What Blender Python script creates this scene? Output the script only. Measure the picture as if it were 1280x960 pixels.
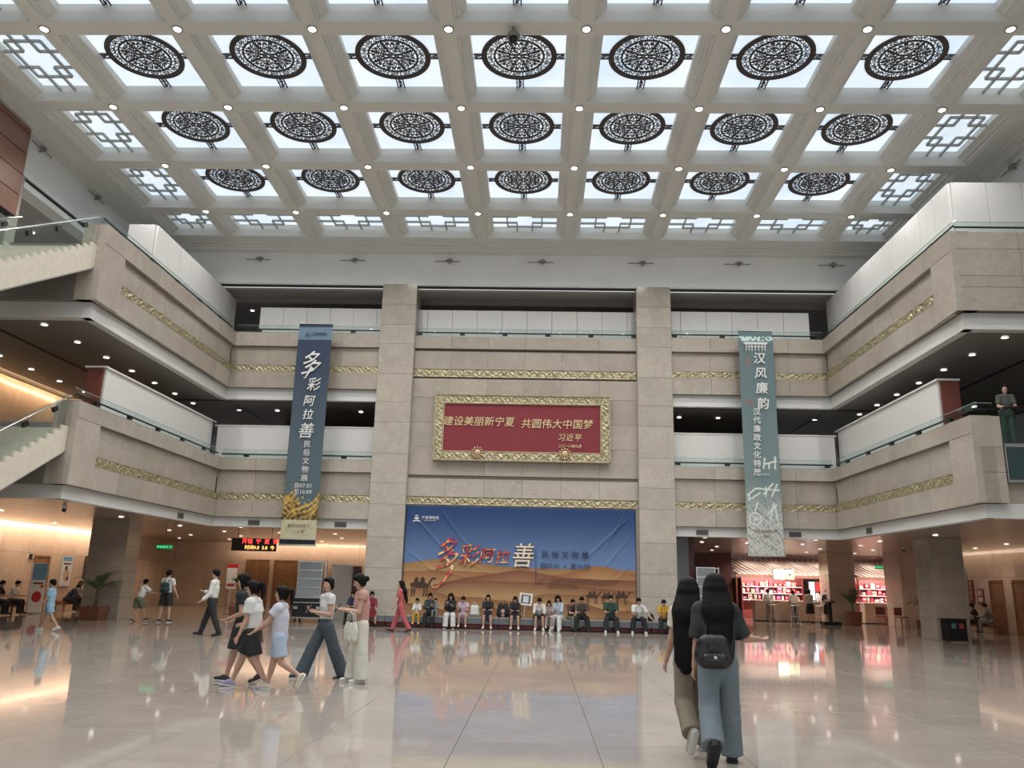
import bpy, bmesh, math, random
import numpy as np
from mathutils import Vector, Matrix
random.seed(7)
for o in list(bpy.data.objects): bpy.data.objects.remove(o)
SC = bpy.context.scene
COL = SC.collection
PI = math.pi

# ------------------------------------------------------------------ camera
cam_d = bpy.data.cameras.new('camera'); cam = bpy.data.objects.new('camera', cam_d); COL.objects.link(cam)
SC.camera = cam
cam_d.sensor_fit = 'HORIZONTAL'; cam_d.sensor_width = 36.0
cam_d.lens = 1008.74 / 1280 * 36.0
cam_d.clip_end = 300
_r = Vector((0.99925689, 0.03038966, 0.02370953)); _u = Vector((-0.01565661, -0.2420695, 0.97013258)); _f = Vector((-0.03522135, 0.96978288, 0.24141382))
cam.matrix_world = Matrix(((_r.x, _u.x, -_f.x, 0), (_r.y, _u.y, -_f.y, 0), (_r.z, _u.z, -_f.z, 1.44), (0, 0, 0, 1)))

# ------------------------------------------------------------------ world, exposure
W = bpy.data.worlds.new('world'); SC.world = W; W.use_nodes = True
bg = W.node_tree.nodes['Background']; bg.inputs[0].default_value = (0.95, 0.96, 1.0, 1); bg.inputs[1].default_value = 0.75
SC.view_settings.view_transform = 'Standard'; SC.view_settings.look = 'None'
SC.view_settings.gamma = 1.0; SC.view_settings.use_curve_mapping = False
SC.view_settings.exposure = 0.0
SKY_E = 0.85        # luminance of the skylight glass
SPOT_W = 282        # ceiling spots
DOWN_W = 26         # gallery downlights
WARM_W = 85

def spot(name, loc, power, color, angle=150, blend=0.7, radius=0.08, parent=None, rot=None):
    l = bpy.data.lights.new(name, 'SPOT'); l.energy = power; l.color = color
    l.spot_size = math.radians(angle); l.spot_blend = blend; l.shadow_soft_size = radius
    o = bpy.data.objects.new(name, l); COL.objects.link(o); o.location = loc
    if rot: o.rotation_euler = rot
    if parent: o.parent = parent
    return o

# ------------------------------------------------------------------ materials
MATS = {}
def principled(name):
    m = bpy.data.materials.new(name); m.use_nodes = True
    nt = m.node_tree; b = nt.nodes['Principled BSDF']
    return m, nt, b
def mat(name, col, rough=0.5, metal=0.0, noise=0.0, nscale=6.0, bump=0.0, bscale=40.0, emit=0.0, spec=None):
    if name in MATS: return MATS[name]
    m, nt, b = principled(name)
    b.inputs['Base Color'].default_value = (*col, 1); b.inputs['Roughness'].default_value = rough
    b.inputs['Metallic'].default_value = metal
    if spec is not None: b.inputs['Specular IOR Level'].default_value = spec
    if noise or bump:
        tc = nt.nodes.new('ShaderNodeTexCoord')
    if noise:
        n = nt.nodes.new('ShaderNodeTexNoise'); n.inputs['Scale'].default_value = nscale; n.inputs['Detail'].default_value = 5
        nt.links.new(tc.outputs['Object'], n.inputs['Vector'])
        r = nt.nodes.new('ShaderNodeValToRGB')
        r.color_ramp.elements[0].position = .3; r.color_ramp.elements[1].position = .7
        r.color_ramp.elements[0].color = (*[max(0, c*(1-noise)) for c in col], 1)
        r.color_ramp.elements[1].color = (*[min(1, c*(1+noise)) for c in col], 1)
        nt.links.new(n.outputs['Fac'], r.inputs['Fac']); nt.links.new(r.outputs['Color'], b.inputs['Base Color'])
    if bump:
        n = nt.nodes.new('ShaderNodeTexNoise'); n.inputs['Scale'].default_value = bscale; n.inputs['Detail'].default_value = 3
        nt.links.new(tc.outputs['Object'], n.inputs['Vector'])
        bp = nt.nodes.new('ShaderNodeBump'); bp.inputs['Strength'].default_value = bump; bp.inputs['Distance'].default_value = .02
        nt.links.new(n.outputs['Fac'], bp.inputs['Height']); nt.links.new(bp.outputs['Normal'], b.inputs['Normal'])
    if emit:
        b.inputs['Emission Color'].default_value = (*col, 1); b.inputs['Emission Strength'].default_value = emit
    MATS[name] = m
    return m
def marble(name, base, light, rough=0.16, scale=0.9, tone=0.12, dark=None):
    m, nt, b = principled(name); N = nt.nodes.new; L = nt.links.new
    tc = N('ShaderNodeTexCoord'); oi = N('ShaderNodeObjectInfo')
    mul = N('ShaderNodeVectorMath'); mul.operation = 'SCALE'; mul.inputs[0].default_value = (37.0, 17.0, 23.0)
    L(oi.outputs['Random'], mul.inputs['Scale'])
    add = N('ShaderNodeVectorMath'); add.operation = 'ADD'
    L(tc.outputs['Object'], add.inputs[0]); L(mul.outputs[0], add.inputs[1])
    n1 = N('ShaderNodeTexNoise'); n1.inputs['Scale'].default_value = scale*1.6; n1.inputs['Detail'].default_value = 7; n1.inputs['Roughness'].default_value = .6
    n1.inputs['Distortion'].default_value = .8
    n2 = N('ShaderNodeTexNoise'); n2.inputs['Scale'].default_value = scale*3.5; n2.inputs['Detail'].default_value = 9; n2.inputs['Roughness'].default_value = .65
    n2.inputs['Distortion'].default_value = 2.0
    L(add.outputs[0], n1.inputs['Vector']); L(add.outputs[0], n2.inputs['Vector'])
    r1 = N('ShaderNodeValToRGB'); e = r1.color_ramp.elements
    dk = dark or tuple(c*.86 for c in base)
    e[0].position = .32; e[0].color = (*dk, 1); e[1].position = .62; e[1].color = (*base, 1)
    L(n1.outputs['Fac'], r1.inputs['Fac'])
    r2 = N('ShaderNodeValToRGB'); e = r2.color_ramp.elements
    e[0].position = .54; e[0].color = (0, 0, 0, 1); e[1].position = .68; e[1].color = (1, 1, 1, 1)
    L(n2.outputs['Fac'], r2.inputs['Fac'])
    mx = N('ShaderNodeMix'); mx.data_type = 'RGBA'; mx.inputs[7].default_value = (*light, 1)
    sc = N('ShaderNodeMath'); sc.operation = 'MULTIPLY'; sc.inputs[1].default_value = .42
    L(r2.outputs['Color'], sc.inputs[0]); L(sc.outputs[0], mx.inputs[0]); L(r1.outputs['Color'], mx.inputs[6])
    hs = N('ShaderNodeHueSaturation')
    ma = N('ShaderNodeMath'); ma.operation = 'MULTIPLY_ADD'; ma.inputs[1].default_value = 2*tone; ma.inputs[2].default_value = 1-tone
    L(oi.outputs['Random'], ma.inputs[0]); L(ma.outputs[0], hs.inputs['Value']); L(mx.outputs[2], hs.inputs['Color'])
    L(hs.outputs['Color'], b.inputs['Base Color'])
    b.inputs['Roughness'].default_value = rough
    MATS[name] = m
    return m
M_WALL = marble('beige_marble', (.40, .352, .298), (.50, .455, .40), .15, tone=.055, scale=.6)
M_PILLAR = marble('mottled_marble', (.42, .378, .32), (.56, .53, .47), .15, scale=1.3, tone=.06)
M_WARM = marble('warm_marble', (.60, .47, .37), (.68, .57, .47), .2, scale=.7, tone=.06)
M_FLOOR = marble('floor_marble', (.40, .355, .31), (.48, .44, .39), .05, scale=.6, tone=.02)
M_TREAD = mat('stair_stone', (.60, .55, .46), .35, noise=.06)
M_BACK = mat('joint_mortar', (.13, .11, .09), .8)
M_JOINT = mat('floor_joint', (.25, .20, .15), .5)
M_WHITE = mat('white_paint', (.76, .78, .77), .6, noise=.03, nscale=1.2)
M_FASCIA = mat('fascia_white', (.62, .63, .61), .55)
M_BEAM = mat('ceiling_paint', (.66, .665, .635), .6, noise=.03, nscale=.8)
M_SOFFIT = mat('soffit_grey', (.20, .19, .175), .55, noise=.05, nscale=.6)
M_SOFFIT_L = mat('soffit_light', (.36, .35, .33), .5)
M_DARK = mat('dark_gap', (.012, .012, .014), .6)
M_METALCEIL = mat('metal_ceiling', (.50, .40, .33), .22, metal=.35, noise=.05, nscale=.5)
M_BLACK = mat('black_metal', (.015, .017, .018), .35, metal=.4)
M_STEEL = mat('steel', (.60, .60, .58), .25, metal=1.0)
M_ROSE = mat('rosette_iron', (.045, .032, .030), .55)
M_LATT = mat('lattice_grey', (.36, .37, .36), .5)
M_HOARD = mat('hoarding_white', (.70, .69, .67), .5, noise=.02)
M_BROWN = mat('brown_panel', (.20, .085, .05), .35, noise=.12, nscale=1.5)
M_MAROON = mat('maroon_end', (.18, .05, .035), .4)
M_SHOPWALL = mat('shop_dark_wall', (.065, .018, .014), .45)
M_WOOD = mat('door_wood', (.26, .13, .06), .4, noise=.2, nscale=4)
M_GREY = mat('grey_panel', (.42, .42, .41), .5)
def glassmat(name, tint, gl=.05, rough=.02):
    m = bpy.data.materials.new(name); m.use_nodes = True; nt = m.node_tree
    for n in list(nt.nodes): nt.nodes.remove(n)
    N = nt.nodes.new; L = nt.links.new
    out = N('ShaderNodeOutputMaterial'); tr = N('ShaderNodeBsdfTransparent'); gs = N('ShaderNodeBsdfGlossy'); mx = N('ShaderNodeMixShader')
    tr.inputs[0].default_value = (*tint, 1); gs.inputs['Roughness'].default_value = rough; gs.inputs[0].default_value = (.85, .95, .92, 1)
    fr = N('ShaderNodeFresnel'); fr.inputs['IOR'].default_value = 1.45
    ad = N('ShaderNodeMath'); ad.operation = 'ADD'; ad.inputs[1].default_value = gl; ad.use_clamp = True
    L(fr.outputs[0], ad.inputs[0]); ge = N('ShaderNodeNewGeometry'); inv = N('ShaderNodeMath'); inv.operation = 'SUBTRACT'; inv.inputs[0].default_value = 1; L(ge.outputs['Backfacing'], inv.inputs[1])
    fm = N('ShaderNodeMath'); fm.operation = 'MULTIPLY'; L(ad.outputs[0], fm.inputs[0]); L(inv.outputs[0], fm.inputs[1])
    L(fm.outputs[0], mx.inputs[0]); L(tr.outputs[0], mx.inputs[1]); L(gs.outputs[0], mx.inputs[2]); L(mx.outputs[0], out.inputs[0])
    MATS[name] = m
    return m
M_GLASS = glassmat('railing_glass', (.90, .95, .94), .01)
M_GLASSEDGE = mat('glass_edge', (.30, .42, .39), .15)
def emis(name, col, s):
    m, nt, b = principled(name); b.inputs['Base Color'].default_value = (*[min(1, c*.5) for c in col], 1)
    b.inputs['Emission Color'].default_value = (*col, 1); b.inputs['Emission Strength'].default_value = s
    MATS[name] = m
    return m
M_LAMP = emis('lamp_white', (1, .95, .85), 14)
M_LAMPW = emis('lamp_gallery', (1, .93, .86), 6)
def skymat():
    m, nt, b = principled('skylight_glass'); N = nt.nodes.new; L = nt.links.new
    tc = N('ShaderNodeTexCoord'); n = N('ShaderNodeTexNoise'); n.inputs['Scale'].default_value = .8; n.inputs['Detail'].default_value = 3
    oi = N('ShaderNodeObjectInfo'); mul = N('ShaderNodeVectorMath'); mul.operation = 'SCALE'; mul.inputs[0].default_value = (31, 19, 7)
    L(oi.outputs['Random'], mul.inputs['Scale']); ad = N('ShaderNodeVectorMath'); L(tc.outputs['Object'], ad.inputs[0]); L(mul.outputs[0], ad.inputs[1])
    L(ad.outputs[0], n.inputs['Vector'])
    r = N('ShaderNodeValToRGB'); e = r.color_ramp.elements
    e[0].position = .3; e[0].color = (.66, .80, .95, 1); e[1].position = .7; e[1].color = (.90, .97, 1, 1)
    L(n.outputs['Fac'], r.inputs['Fac']); L(r.outputs['Color'], b.inputs['Emission Color'])
    b.inputs['Emission Strength'].default_value = SKY_E; b.inputs['Base Color'].default_value = (.5, .55, .6, 1)
    return m
M_SKY = skymat()
def goldmat():
    m, nt, b = principled('gilded_relief'); N = nt.nodes.new; L = nt.links.new
    tc = N('ShaderNodeTexCoord'); n = N('ShaderNodeTexNoise'); n.inputs['Scale'].default_value = 14; n.inputs['Detail'].default_value = 3
    L(tc.outputs['Object'], n.inputs['Vector'])
    r = N('ShaderNodeValToRGB'); e = r.color_ramp.elements
    e[0].position = .38; e[0].color = (.26, .22, .125, 1); e[1].position = .66; e[1].color = (.52, .46, .30, 1)
    L(n.outputs['Fac'], r.inputs['Fac']); L(r.outputs['Color'], b.inputs['Base Color'])
    b.inputs['Metallic'].default_value = .35; b.inputs['Roughness'].default_value = .38
    MATS['gold'] = m
    return m
M_GOLD = goldmat()

# ------------------------------------------------------------------ mesh helpers
class MB:
    def __init__(s): s.v = []; s.f = []
    def add(s, vs, fs):
        b = len(s.v); s.v += [tuple(p) for p in vs]; s.f += [tuple(i+b for i in f) for f in fs]; return s
    def hexa(s, p): return s.add(p, [(0, 3, 2, 1), (4, 5, 6, 7), (0, 1, 5, 4), (1, 2, 6, 5), (2, 3, 7, 6), (3, 0, 4, 7)])
    def box(s, x0, x1, y0, y1, z0, z1):
        return s.hexa([(x0, y0, z0), (x1, y0, z0), (x1, y1, z0), (x0, y1, z0), (x0, y0, z1), (x1, y0, z1), (x1, y1, z1), (x0, y1, z1)])
    def bar(s, a, b, w, h, up=(0, 0, 1)):
        a = Vector(a); b = Vector(b); d = (b-a).normalized(); up = Vector(up)
        if abs(d.dot(up)) > .99: up = Vector((0, 1, 0))
        sd = d.cross(up).normalized(); u = sd.cross(d).normalized()
        q = lambda P, i, j: P+sd*(w/2*i)+u*(h/2*j)
        return s.hexa([q(a, -1, -1), q(a, 1, -1), q(a, 1, 1), q(a, -1, 1), q(b, -1, -1), q(b, 1, -1), q(b, 1, 1), q(b, -1, 1)])
    def tube(s, pts, r, n=8):
        pts = [Vector(p) for p in pts]; rs = r if isinstance(r, (list, tuple)) else [r]*len(pts)
        b = len(s.v); ref = None
        for i, p in enumerate(pts):
            d = (pts[min(i+1, len(pts)-1)]-pts[max(i-1, 0)]).normalized()
            if ref is None:
                ref = Vector((0, 0, 1)) if abs(d.z) < .9 else Vector((0, 1, 0))
            sd = d.cross(ref).normalized(); u = sd.cross(d).normalized(); ref = u
            for k in range(n):
                a = 2*PI*k/n; q = p+sd*(math.cos(a)*rs[i])+u*(math.sin(a)*rs[i]); s.v.append(tuple(q))
        for i in range(len(pts)-1):
            for k in range(n):
                k2 = (k+1) % n; s.f.append((b+i*n+k, b+i*n+k2, b+(i+1)*n+k2, b+(i+1)*n+k))
        s.f.append(tuple(b+k for k in range(n))[::-1]); s.f.append(tuple(b+(len(pts)-1)*n+k for k in range(n)))
        return s
    def cyl(s, a, b, r0, r1=None, n=16): return s.tube([a, b], [r0, r0 if r1 is None else r1], n)
    def lathe(s, prof, c=(0, 0, 0), n=20):
        b = len(s.v)
        for r, z in prof:
            for k in range(n):
                a = 2*PI*k/n; s.v.append((c[0]+r*math.cos(a), c[1]+r*math.sin(a), c[2]+z))
        for i in range(len(prof)-1):
            for k in range(n):
                k2 = (k+1) % n; s.f.append((b+i*n+k, b+i*n+k2, b+(i+1)*n+k2, b+(i+1)*n+k))
        s.f.append(tuple(b+k for k in range(n))[::-1]); s.f.append(tuple(b+(len(prof)-1)*n+k for k in range(n)))
        return s
    def ring(s, r0, r1, z0, z1, n=48, c=(0, 0)):
        b = len(s.v)
        for k in range(n):
            a = 2*PI*k/n; ca, sa = math.cos(a), math.sin(a)
            for r, z in ((r0, z0), (r1, z0), (r1, z1), (r0, z1)): s.v.append((c[0]+r*ca, c[1]+r*sa, z))
        for k in range(n):
            i = b+4*k; j = b+4*((k+1) % n)
            for q in range(4): q2 = (q+1) % 4; s.f.append((i+q, j+q, j+q2, i+q2))
        return s
    def strip(s, pts, w, z0, z1):   # flat ribbon in XY, thickness z0..z1
        n = len(pts); b = len(s.v); ws = w if isinstance(w, (list, tuple)) else [w]*n
        for i, (x, y) in enumerate(pts):
            x0, y0 = pts[max(i-1, 0)]; x1, y1 = pts[min(i+1, n-1)]
            dx, dy = x1-x0, y1-y0; l = math.hypot(dx, dy) or 1; nx, ny = -dy/l*ws[i]/2, dx/l*ws[i]/2
            s.v += [(x+nx, y+ny, z0), (x-nx, y-ny, z0), (x-nx, y-ny, z1), (x+nx, y+ny, z1)]
        for i in range(n-1):
            p = b+4*i; q = p+4
            for k in range(4): k2 = (k+1) % 4; s.f.append((p+k, p+k2, q+k2, q+k))
        return s
    def mesh(s, name, m, smooth=False):
        me = bpy.data.meshes.new(name); me.from_pydata(s.v, [], s.f)
        if m: me.materials.append(m)
        if smooth: me.polygons.foreach_set('use_smooth', [True]*len(me.polygons))
        me.update(); return me
    def build(s, name, m, parent=None, smooth=False, loc=None, rotz=None):
        o = bpy.data.objects.new(name, s.mesh(name, m, smooth)); COL.objects.link(o)
        if parent: o.parent = parent
        if loc is not None: o.location = loc
        if rotz is not None: o.rotation_euler = (0, 0, rotz)
        return o
def inst(name, me, parent=None, loc=(0, 0, 0), rotz=0, mw=None, scale=None):
    o = bpy.data.objects.new(name, me); COL.objects.link(o)
    if parent: o.parent = parent
    if mw is not None: o.matrix_local = mw
    else:
        o.location = loc; o.rotation_euler = (0, 0, rotz)
        if scale: o.scale = scale
    return o
def empty(name, loc=(0, 0, 0), rz=0, parent=None):
    o = bpy.data.objects.new(name, None); COL.objects.link(o); o.location = loc; o.rotation_euler = (0, 0, rz); o.empty_display_size = .2
    if parent: o.parent = parent
    return o
def tag(o, label=None, cat=None, group=None, kind=None):
    if label: o['label'] = label
    if cat: o['category'] = cat
    if group: o['group'] = group
    if kind: o['kind'] = kind
    return o
def thing(name, label, cat, loc=(0, 0, 0), rz=0, group=None): return tag(empty(name, loc, rz), label, cat, group)
def struct(name, label=None, cat=None): return tag(empty(name), label, cat, kind='structure')
def copy_thing(o, loc=None, rz=None, parent=None):
    c = o.copy(); COL.objects.link(c)
    if parent: c.parent = parent
    if loc is not None: c.location = loc
    if rz is not None: c.rotation_euler = (0, 0, rz)
    for ch in o.children: copy_thing(ch, parent=c)
    return c
BOXC = {}
def unitbox(w, h, t, m):
    k = (round(w, 3), round(h, 3), round(t, 3), m.name)
    if k not in BOXC:
        e = min(.003, w*.1, h*.1)
        b = MB()
        # slab w x h x t: local x = width, y = height, z = outward; front edges chamfered
        b.add([(0, 0, 0), (w, 0, 0), (w, h, 0), (0, h, 0), (0, 0, t-e), (w, 0, t-e), (w, h, t-e), (0, h, t-e), (e, e, t), (w-e, e, t), (w-e, h-e, t), (e, h-e, t)],
              [(0, 3, 2, 1), (0, 1, 5, 4), (1, 2, 6, 5), (2, 3, 7, 6), (3, 0, 4, 7), (4, 5, 9, 8), (5, 6, 10, 9), (6, 7, 11, 10), (7, 4, 8, 11), (8, 9, 10, 11)])
        BOXC[k] = b.mesh('slab', m)
    return BOXC[k]
def panels(parent, name, O, U, V, ws, hs, t, m, gap=.008):
    U = Vector(U).normalized(); V = Vector(V).normalized(); N = U.cross(V); O = Vector(O)
    y = 0
    for h in hs:
        x = 0
        for w in ws:
            P = O+U*(x+gap/2)+V*(y+gap/2)
            mw = Matrix(((U.x, V.x, N.x, P.x), (U.y, V.y, N.y, P.y), (U.z, V.z, N.z, P.z), (0, 0, 0, 1)))
            inst(name, unitbox(w-gap, h-gap, t, m), parent, mw=mw)
            x += w
        y += h
def split(L, w):
    n = max(1, round(L/w)); return [L/n]*n
ORD = ['first', 'second', 'third', 'fourth', 'fifth', 'sixth', 'seventh', 'eighth', 'ninth', 'tenth', 'eleventh', 'twelfth', 'thirteenth', 'fourteenth', 'fifteenth', 'sixteenth']
TEXTS = []
def text(body, size, loc, m, parent, name='lettering', rot=(PI/2, 0, 0), ext=.004, space=1.0, line=1.0, align='CENTER', shear=0, off=0, sx=1):
    c = bpy.data.curves.new(name, 'FONT'); c.body = body; c.size = size; c.extrude = ext; c.align_x = align; c.align_y = 'CENTER'
    c.space_character = space; c.space_line = line; c.shear = shear; c.offset = off; c.resolution_u = 2
    c.materials.append(m)
    o = bpy.data.objects.new(name, c); COL.objects.link(o); o.location = loc; o.rotation_euler = rot; o.parent = parent; o.scale = (sx, 1, 1)
    TEXTS.append(o)
    return o

# ------------------------------------------------------------------ levels and plan
F2, F3 = 5.0, 9.8
XL, XR = -11.4, 10.25      # void edges of the side galleries
YN, YB = 19.2, 28.5        # near end of side galleries, back plane
S = 3.15; BX = -11.68; BY = 15.90; ZC = 13.76

# floor
fl = struct('floor', 'polished beige marble tile floor')
MB().box(-30, 30, -12, 62, -.3, -.02).build('floor_bed', M_JOINT, fl)
TS = 1.3
cells = [(-2.03+TS*i, 5.6+TS*j) for i in range(-16, 17) for j in range(-14, 35)]
inview = [c for c in cells if c[1] > 3.5 and abs(c[0]+.65) < c[1]*.72+1.5]
inview.sort(key=lambda c: c[0]**2+c[1]**2)
near = inview[:300]; ns = set(near)
for c in near: inst('floor_tile', unitbox(TS-.004, TS-.004, .02, M_FLOOR), fl, (c[0]+.002, c[1]+.002, -.02))
rest = MB()
for c in cells:
    if c not in ns: rest.add([(c[0]+.002, c[1]+.002, 0), (c[0]+TS-.002, c[1]+.002, 0), (c[0]+TS-.002, c[1]+TS-.002, 0), (c[0]+.002, c[1]+TS-.002, 0)], [(0, 1, 2, 3)])
tag(rest.build('floor_tile', M_FLOOR, fl), kind='stuff')

# ------------------------------------------------------------------ ceiling
ce = struct('ceiling', 'coffered plaster ceiling of deep moulded beams')
PROF = [(0, 0), (.16, 0), (.17, .05), (.215, .05), (.23, .13), (.30, .14), (.315, .19), (.36, .22), (.43, .27), (.43, .50)]
PROFY = [0, .235, .238, .241, .244, .247, .25, .255, .26, .26]
def coffer(x0, x1, y0, y1):
    b = MB(); n = len(PROF)
    for (o, h), p in zip(PROF, PROFY):
        b.v += [(x0+o, y0+p, ZC+h), (x1-o, y0+p, ZC+h), (x1-o, y1-p, ZC+h), (x0+o, y1-p, ZC+h)]
    for i in range(n-1):
        for k in range(4): k2 = (k+1) % 4; b.f.append((4*i+k, 4*(i+1)+k, 4*(i+1)+k2, 4*i+k2))
    return b
XS = [BX-2.28]+[BX+S*j for j in range(8)]+[BX+S*7+2.28]
YS = [BY+S*j for j in range(-5, 4)]+[BY+S*3+2.28]
for i in range(9):
    for j in range(9):
        coffer(XS[i], XS[i+1], YS[j], YS[j+1]).build('coffer', M_BEAM, ce)
# cornice band between outer coffers and the walls
def cornice(pts):
    b = MB(); pr = [(0, 0), (.12, 0), (.13, .05), (.20, .05), (.22, -.03), (.34, -.05), (.62, -.09), (.64, -.15), (1.2, -.15)]
    return b
xa, xb, ya, yb = XS[0], XS[-1], YS[0], YS[-1]
c = MB()
c.box(xa-1.2, xa, ya-1, yb+.4, ZC, ZC+.1); c.box(xb, xb+1.2, ya-1, yb+.4, ZC, ZC+.1); c.box(xa, xb, yb, yb+.9, ZC, ZC+.1); c.box(xa, xb, ya-1, ya, ZC, ZC+.1)
for q, h in ((.30, -.05), (.48, -.11), (.56, -.2)):
    c.box(xa-1.3, xa-q, ya, yb+.9, ZC+h, ZC); c.box(xb+q, xb+1.3, ya, yb+.9, ZC+h, ZC)
    if q < .6: c.box(xa-.5, xb+.5, yb+q, yb+1.4, ZC+h, ZC)
c.build('cornice', M_BEAM, ce)
MB().box(-16, 14.6, -3, 30, ZC+.75, ZC+.85).build('roof_slab', M_BEAM, ce)

# rosette: dark cut-out disc with filigree
def spiral(cx, cy, r, a0, turns, w0, w1, sgn=1, n=14):
    P = []; Wd = []
    for i in range(n):
        t = i/(n-1); a = a0+sgn*turns*2*PI*t; rr = r*(1-.82*t)
        P.append((cx+rr*math.cos(a), cy+rr*math.sin(a))); Wd.append(w0+(w1-w0)*t)
    return P, Wd
RZ = 14.19
ringm = MB().ring(.80, .937, -.03, 0, 64).ring(.585, .635, -.03, 0, 64).mesh('rosette_ring', M_ROSE)
fil = MB()
def rotp(P, a): ca, sa = math.cos(a), math.sin(a); return [(x*ca-y*sa, x*sa+y*ca) for x, y in P]
for k in range(8):
    a = k*PI/4
    for sg in (1, -1):
        for (cx, cy, r, a0, tn) in ((.40, .115*sg, .10, PI*.1*sg, 1.1), (.25, .075*sg, .075, -PI*.4*sg, 1.0), (.50, .06*sg, .055, PI*.6*sg, .9)):
            P, Wd = spiral(cx, cy, r, a0, tn, .022, .012, sg); fil.strip(rotp(P, a), Wd, -.022, 0)
        P = [(.10, .0), (.17, .05*sg), (.24, .02*sg), (.32, .03*sg), (.44, .0), (.52, .10*sg), (.59, .13*sg)]; fil.strip(rotp(P, a), .016, -.022, 0)
    fil.strip(rotp([(.05, 0), (.6, 0)], a+PI/8), .012, -.022, 0)
    fil.strip(rotp([(.52, -.045), (.56, 0), (.52, .045), (.47, 0), (.52, -.045)], a+PI/8), .022, -.022, 0)
fil.ring(.04, .085, -.022, 0, 20)
for k in range(28):   # band of small scrolls between the two rings
    a = k*2*PI/28
    P, Wd = spiral(.717, 0, .055, .3,   .9, .020, .012, 1 if k % 2 else -1, 10); fil.strip(rotp(P, a), Wd, -.022, 0)
    fil.strip(rotp([(.635, .03), (.69, -.02), (.74, .03), (.80, -.01)], a+PI/28), .014, -.022, 0)
film = fil.mesh('filigree', M_ROSE)
armb = MB()
for dx in (-.085, .085): armb.box(dx-.014, dx+.014, .93, 1.13, -.03, 0)
for i in range(4):
    P, Wd = spiral(.0, .965+.045*i, .055, i, .9, .018, .012, 1 if i % 2 else -1, 8); armb.strip(P, Wd, -.022, 0)
arm_m = armb.mesh('arm', M_ROSE)
for dx in (-.085, .085): armb.box(dx-.014, dx+.014, 1.12, 1.31, -.03, 0)
for i in range(3): P, Wd = spiral(.0, 1.15+.055*i, .055, i, .9, .018, .012, 1, 8); armb.strip(P, Wd, -.022, 0)
arml_m = armb.mesh('arm', M_ROSE)
PATT = [((.36, 1), (.36, .62)), ((.64, 1), (.64, .62)), ((0, .62), (.36, .62)), ((.64, .62), (1, .62)), ((.18, .77), (.82, .77)), ((.18, .77), (.18, .62)), ((.82, .77), (.82, .62)),
        ((.18, .62), (.18, .38)), ((.82, .62), (.82, .38)), ((.36, 0), (.36, .38)), ((.64, 0), (.64, .38)), ((0, .38), (.36, .38)), ((.64, .38), (1, .38)), ((.18, .23), (.82, .23)), ((.18, .23), (.18, .38)), ((.82, .23), (.82, .38))]
def panem(w, d): return MB().box(-w/2, w/2, -d/2, d/2, .025, .05).mesh('pane', M_SKY)
LCACHE = {}
RN = {3: 'second', 2: 'third', 1: 'fourth', 0: 'fifth'}
ROWN = ['nearest row at the top edge', 'second row from the top', 'third row from the top', 'fourth row from the top', 'last row by the back wall']
for i in range(9):
    for j in range(9):
        x0, x1, y0, y1 = XS[i]+.43, XS[i+1]-.43, YS[j]+.26, YS[j+1]-.26
        w, d = x1-x0, y1-y0; cx, cy = (x0+x1)/2, (y0+y1)/2
        key = (round(w, 2), round(d, 2))
        if key not in LCACHE:
            l = MB()
            for (a, b_) in PATT:
                if d < w-.3: a, b_ = (a[1], a[0]), (b_[1], b_[0])
                l.bar(((a[0]-.5)*w, (a[1]-.5)*d, -.12), ((b_[0]-.5)*w, (b_[1]-.5)*d, -.12), .045, .07)
            LCACHE[key] = (panem(w-.004, d-.004), l.mesh('lattice', M_LATT))
        pm, lm = LCACHE[key]
        if j < 4:      # bays over the near part of the hall, out of the photograph's view
            inst('skylight_pane', pm, ce, (cx, cy, RZ)); continue
        r = j-4; rose = (1 <= i <= 7 and r < 4)
        col = 'leftmost' if i == 0 else 'rightmost' if i == 8 else ORD[i]+' from the left'
        kindn = 'dark filigree rosette' if rose else 'grey lattice bars'
        t = thing('skylight', 'skylight with %s, %s, %s' % (kindn, ROWN[r], col), 'skylight', (cx, cy, RZ), 0, 'rosette skylights in the coffered ceiling' if rose else 'lattice skylights around the ceiling edge')
        inst('pane', pm, t)
        if rose:
            rs = inst('rosette', ringm, t); inst('filigree', film, rs)
            for q in range(4): inst('arm', arm_m if q % 2 else arml_m, rs, rotz=q*PI/2)
        else: inst('lattice', lm, t)
# spotlights on the beam crossings
lamp_m = MB().lathe([(.001, -.035), (.06, -.03), (.088, 0)], n=14).mesh('bulb', M_LAMP, True)
trim_m = MB().ring(.088, .125, -.03, .0, 20).mesh('trim_ring', M_STEEL)
for j in range(0, 9):
    for i in range(8):
        y = BY+S*(j-5)
        if j < 5:
            if i % 2 == 0 and j > 0: spot('hall_spot', (BX+S*(i+.5), y, ZC-.08), SPOT_W*1.5, (1, .985, .96), parent=ce)
            continue
        t = thing('ceiling_spotlight', 'bright ceiling spotlight on beam crossing, %s row from the top, %s' % (ORD[j-5], 'leftmost' if i == 0 else 'rightmost' if i == 7 else ORD[i]+' from the left'), 'spotlight', (BX+S*i, y, ZC-.001), 0, 'spotlights on the ceiling beam crossings')
        inst('bulb', lamp_m, t); inst('trim_ring', trim_m, t)
        spot('spot_lamp', (0, 0, -.09), SPOT_W, (1, .985, .96), parent=t)

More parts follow.
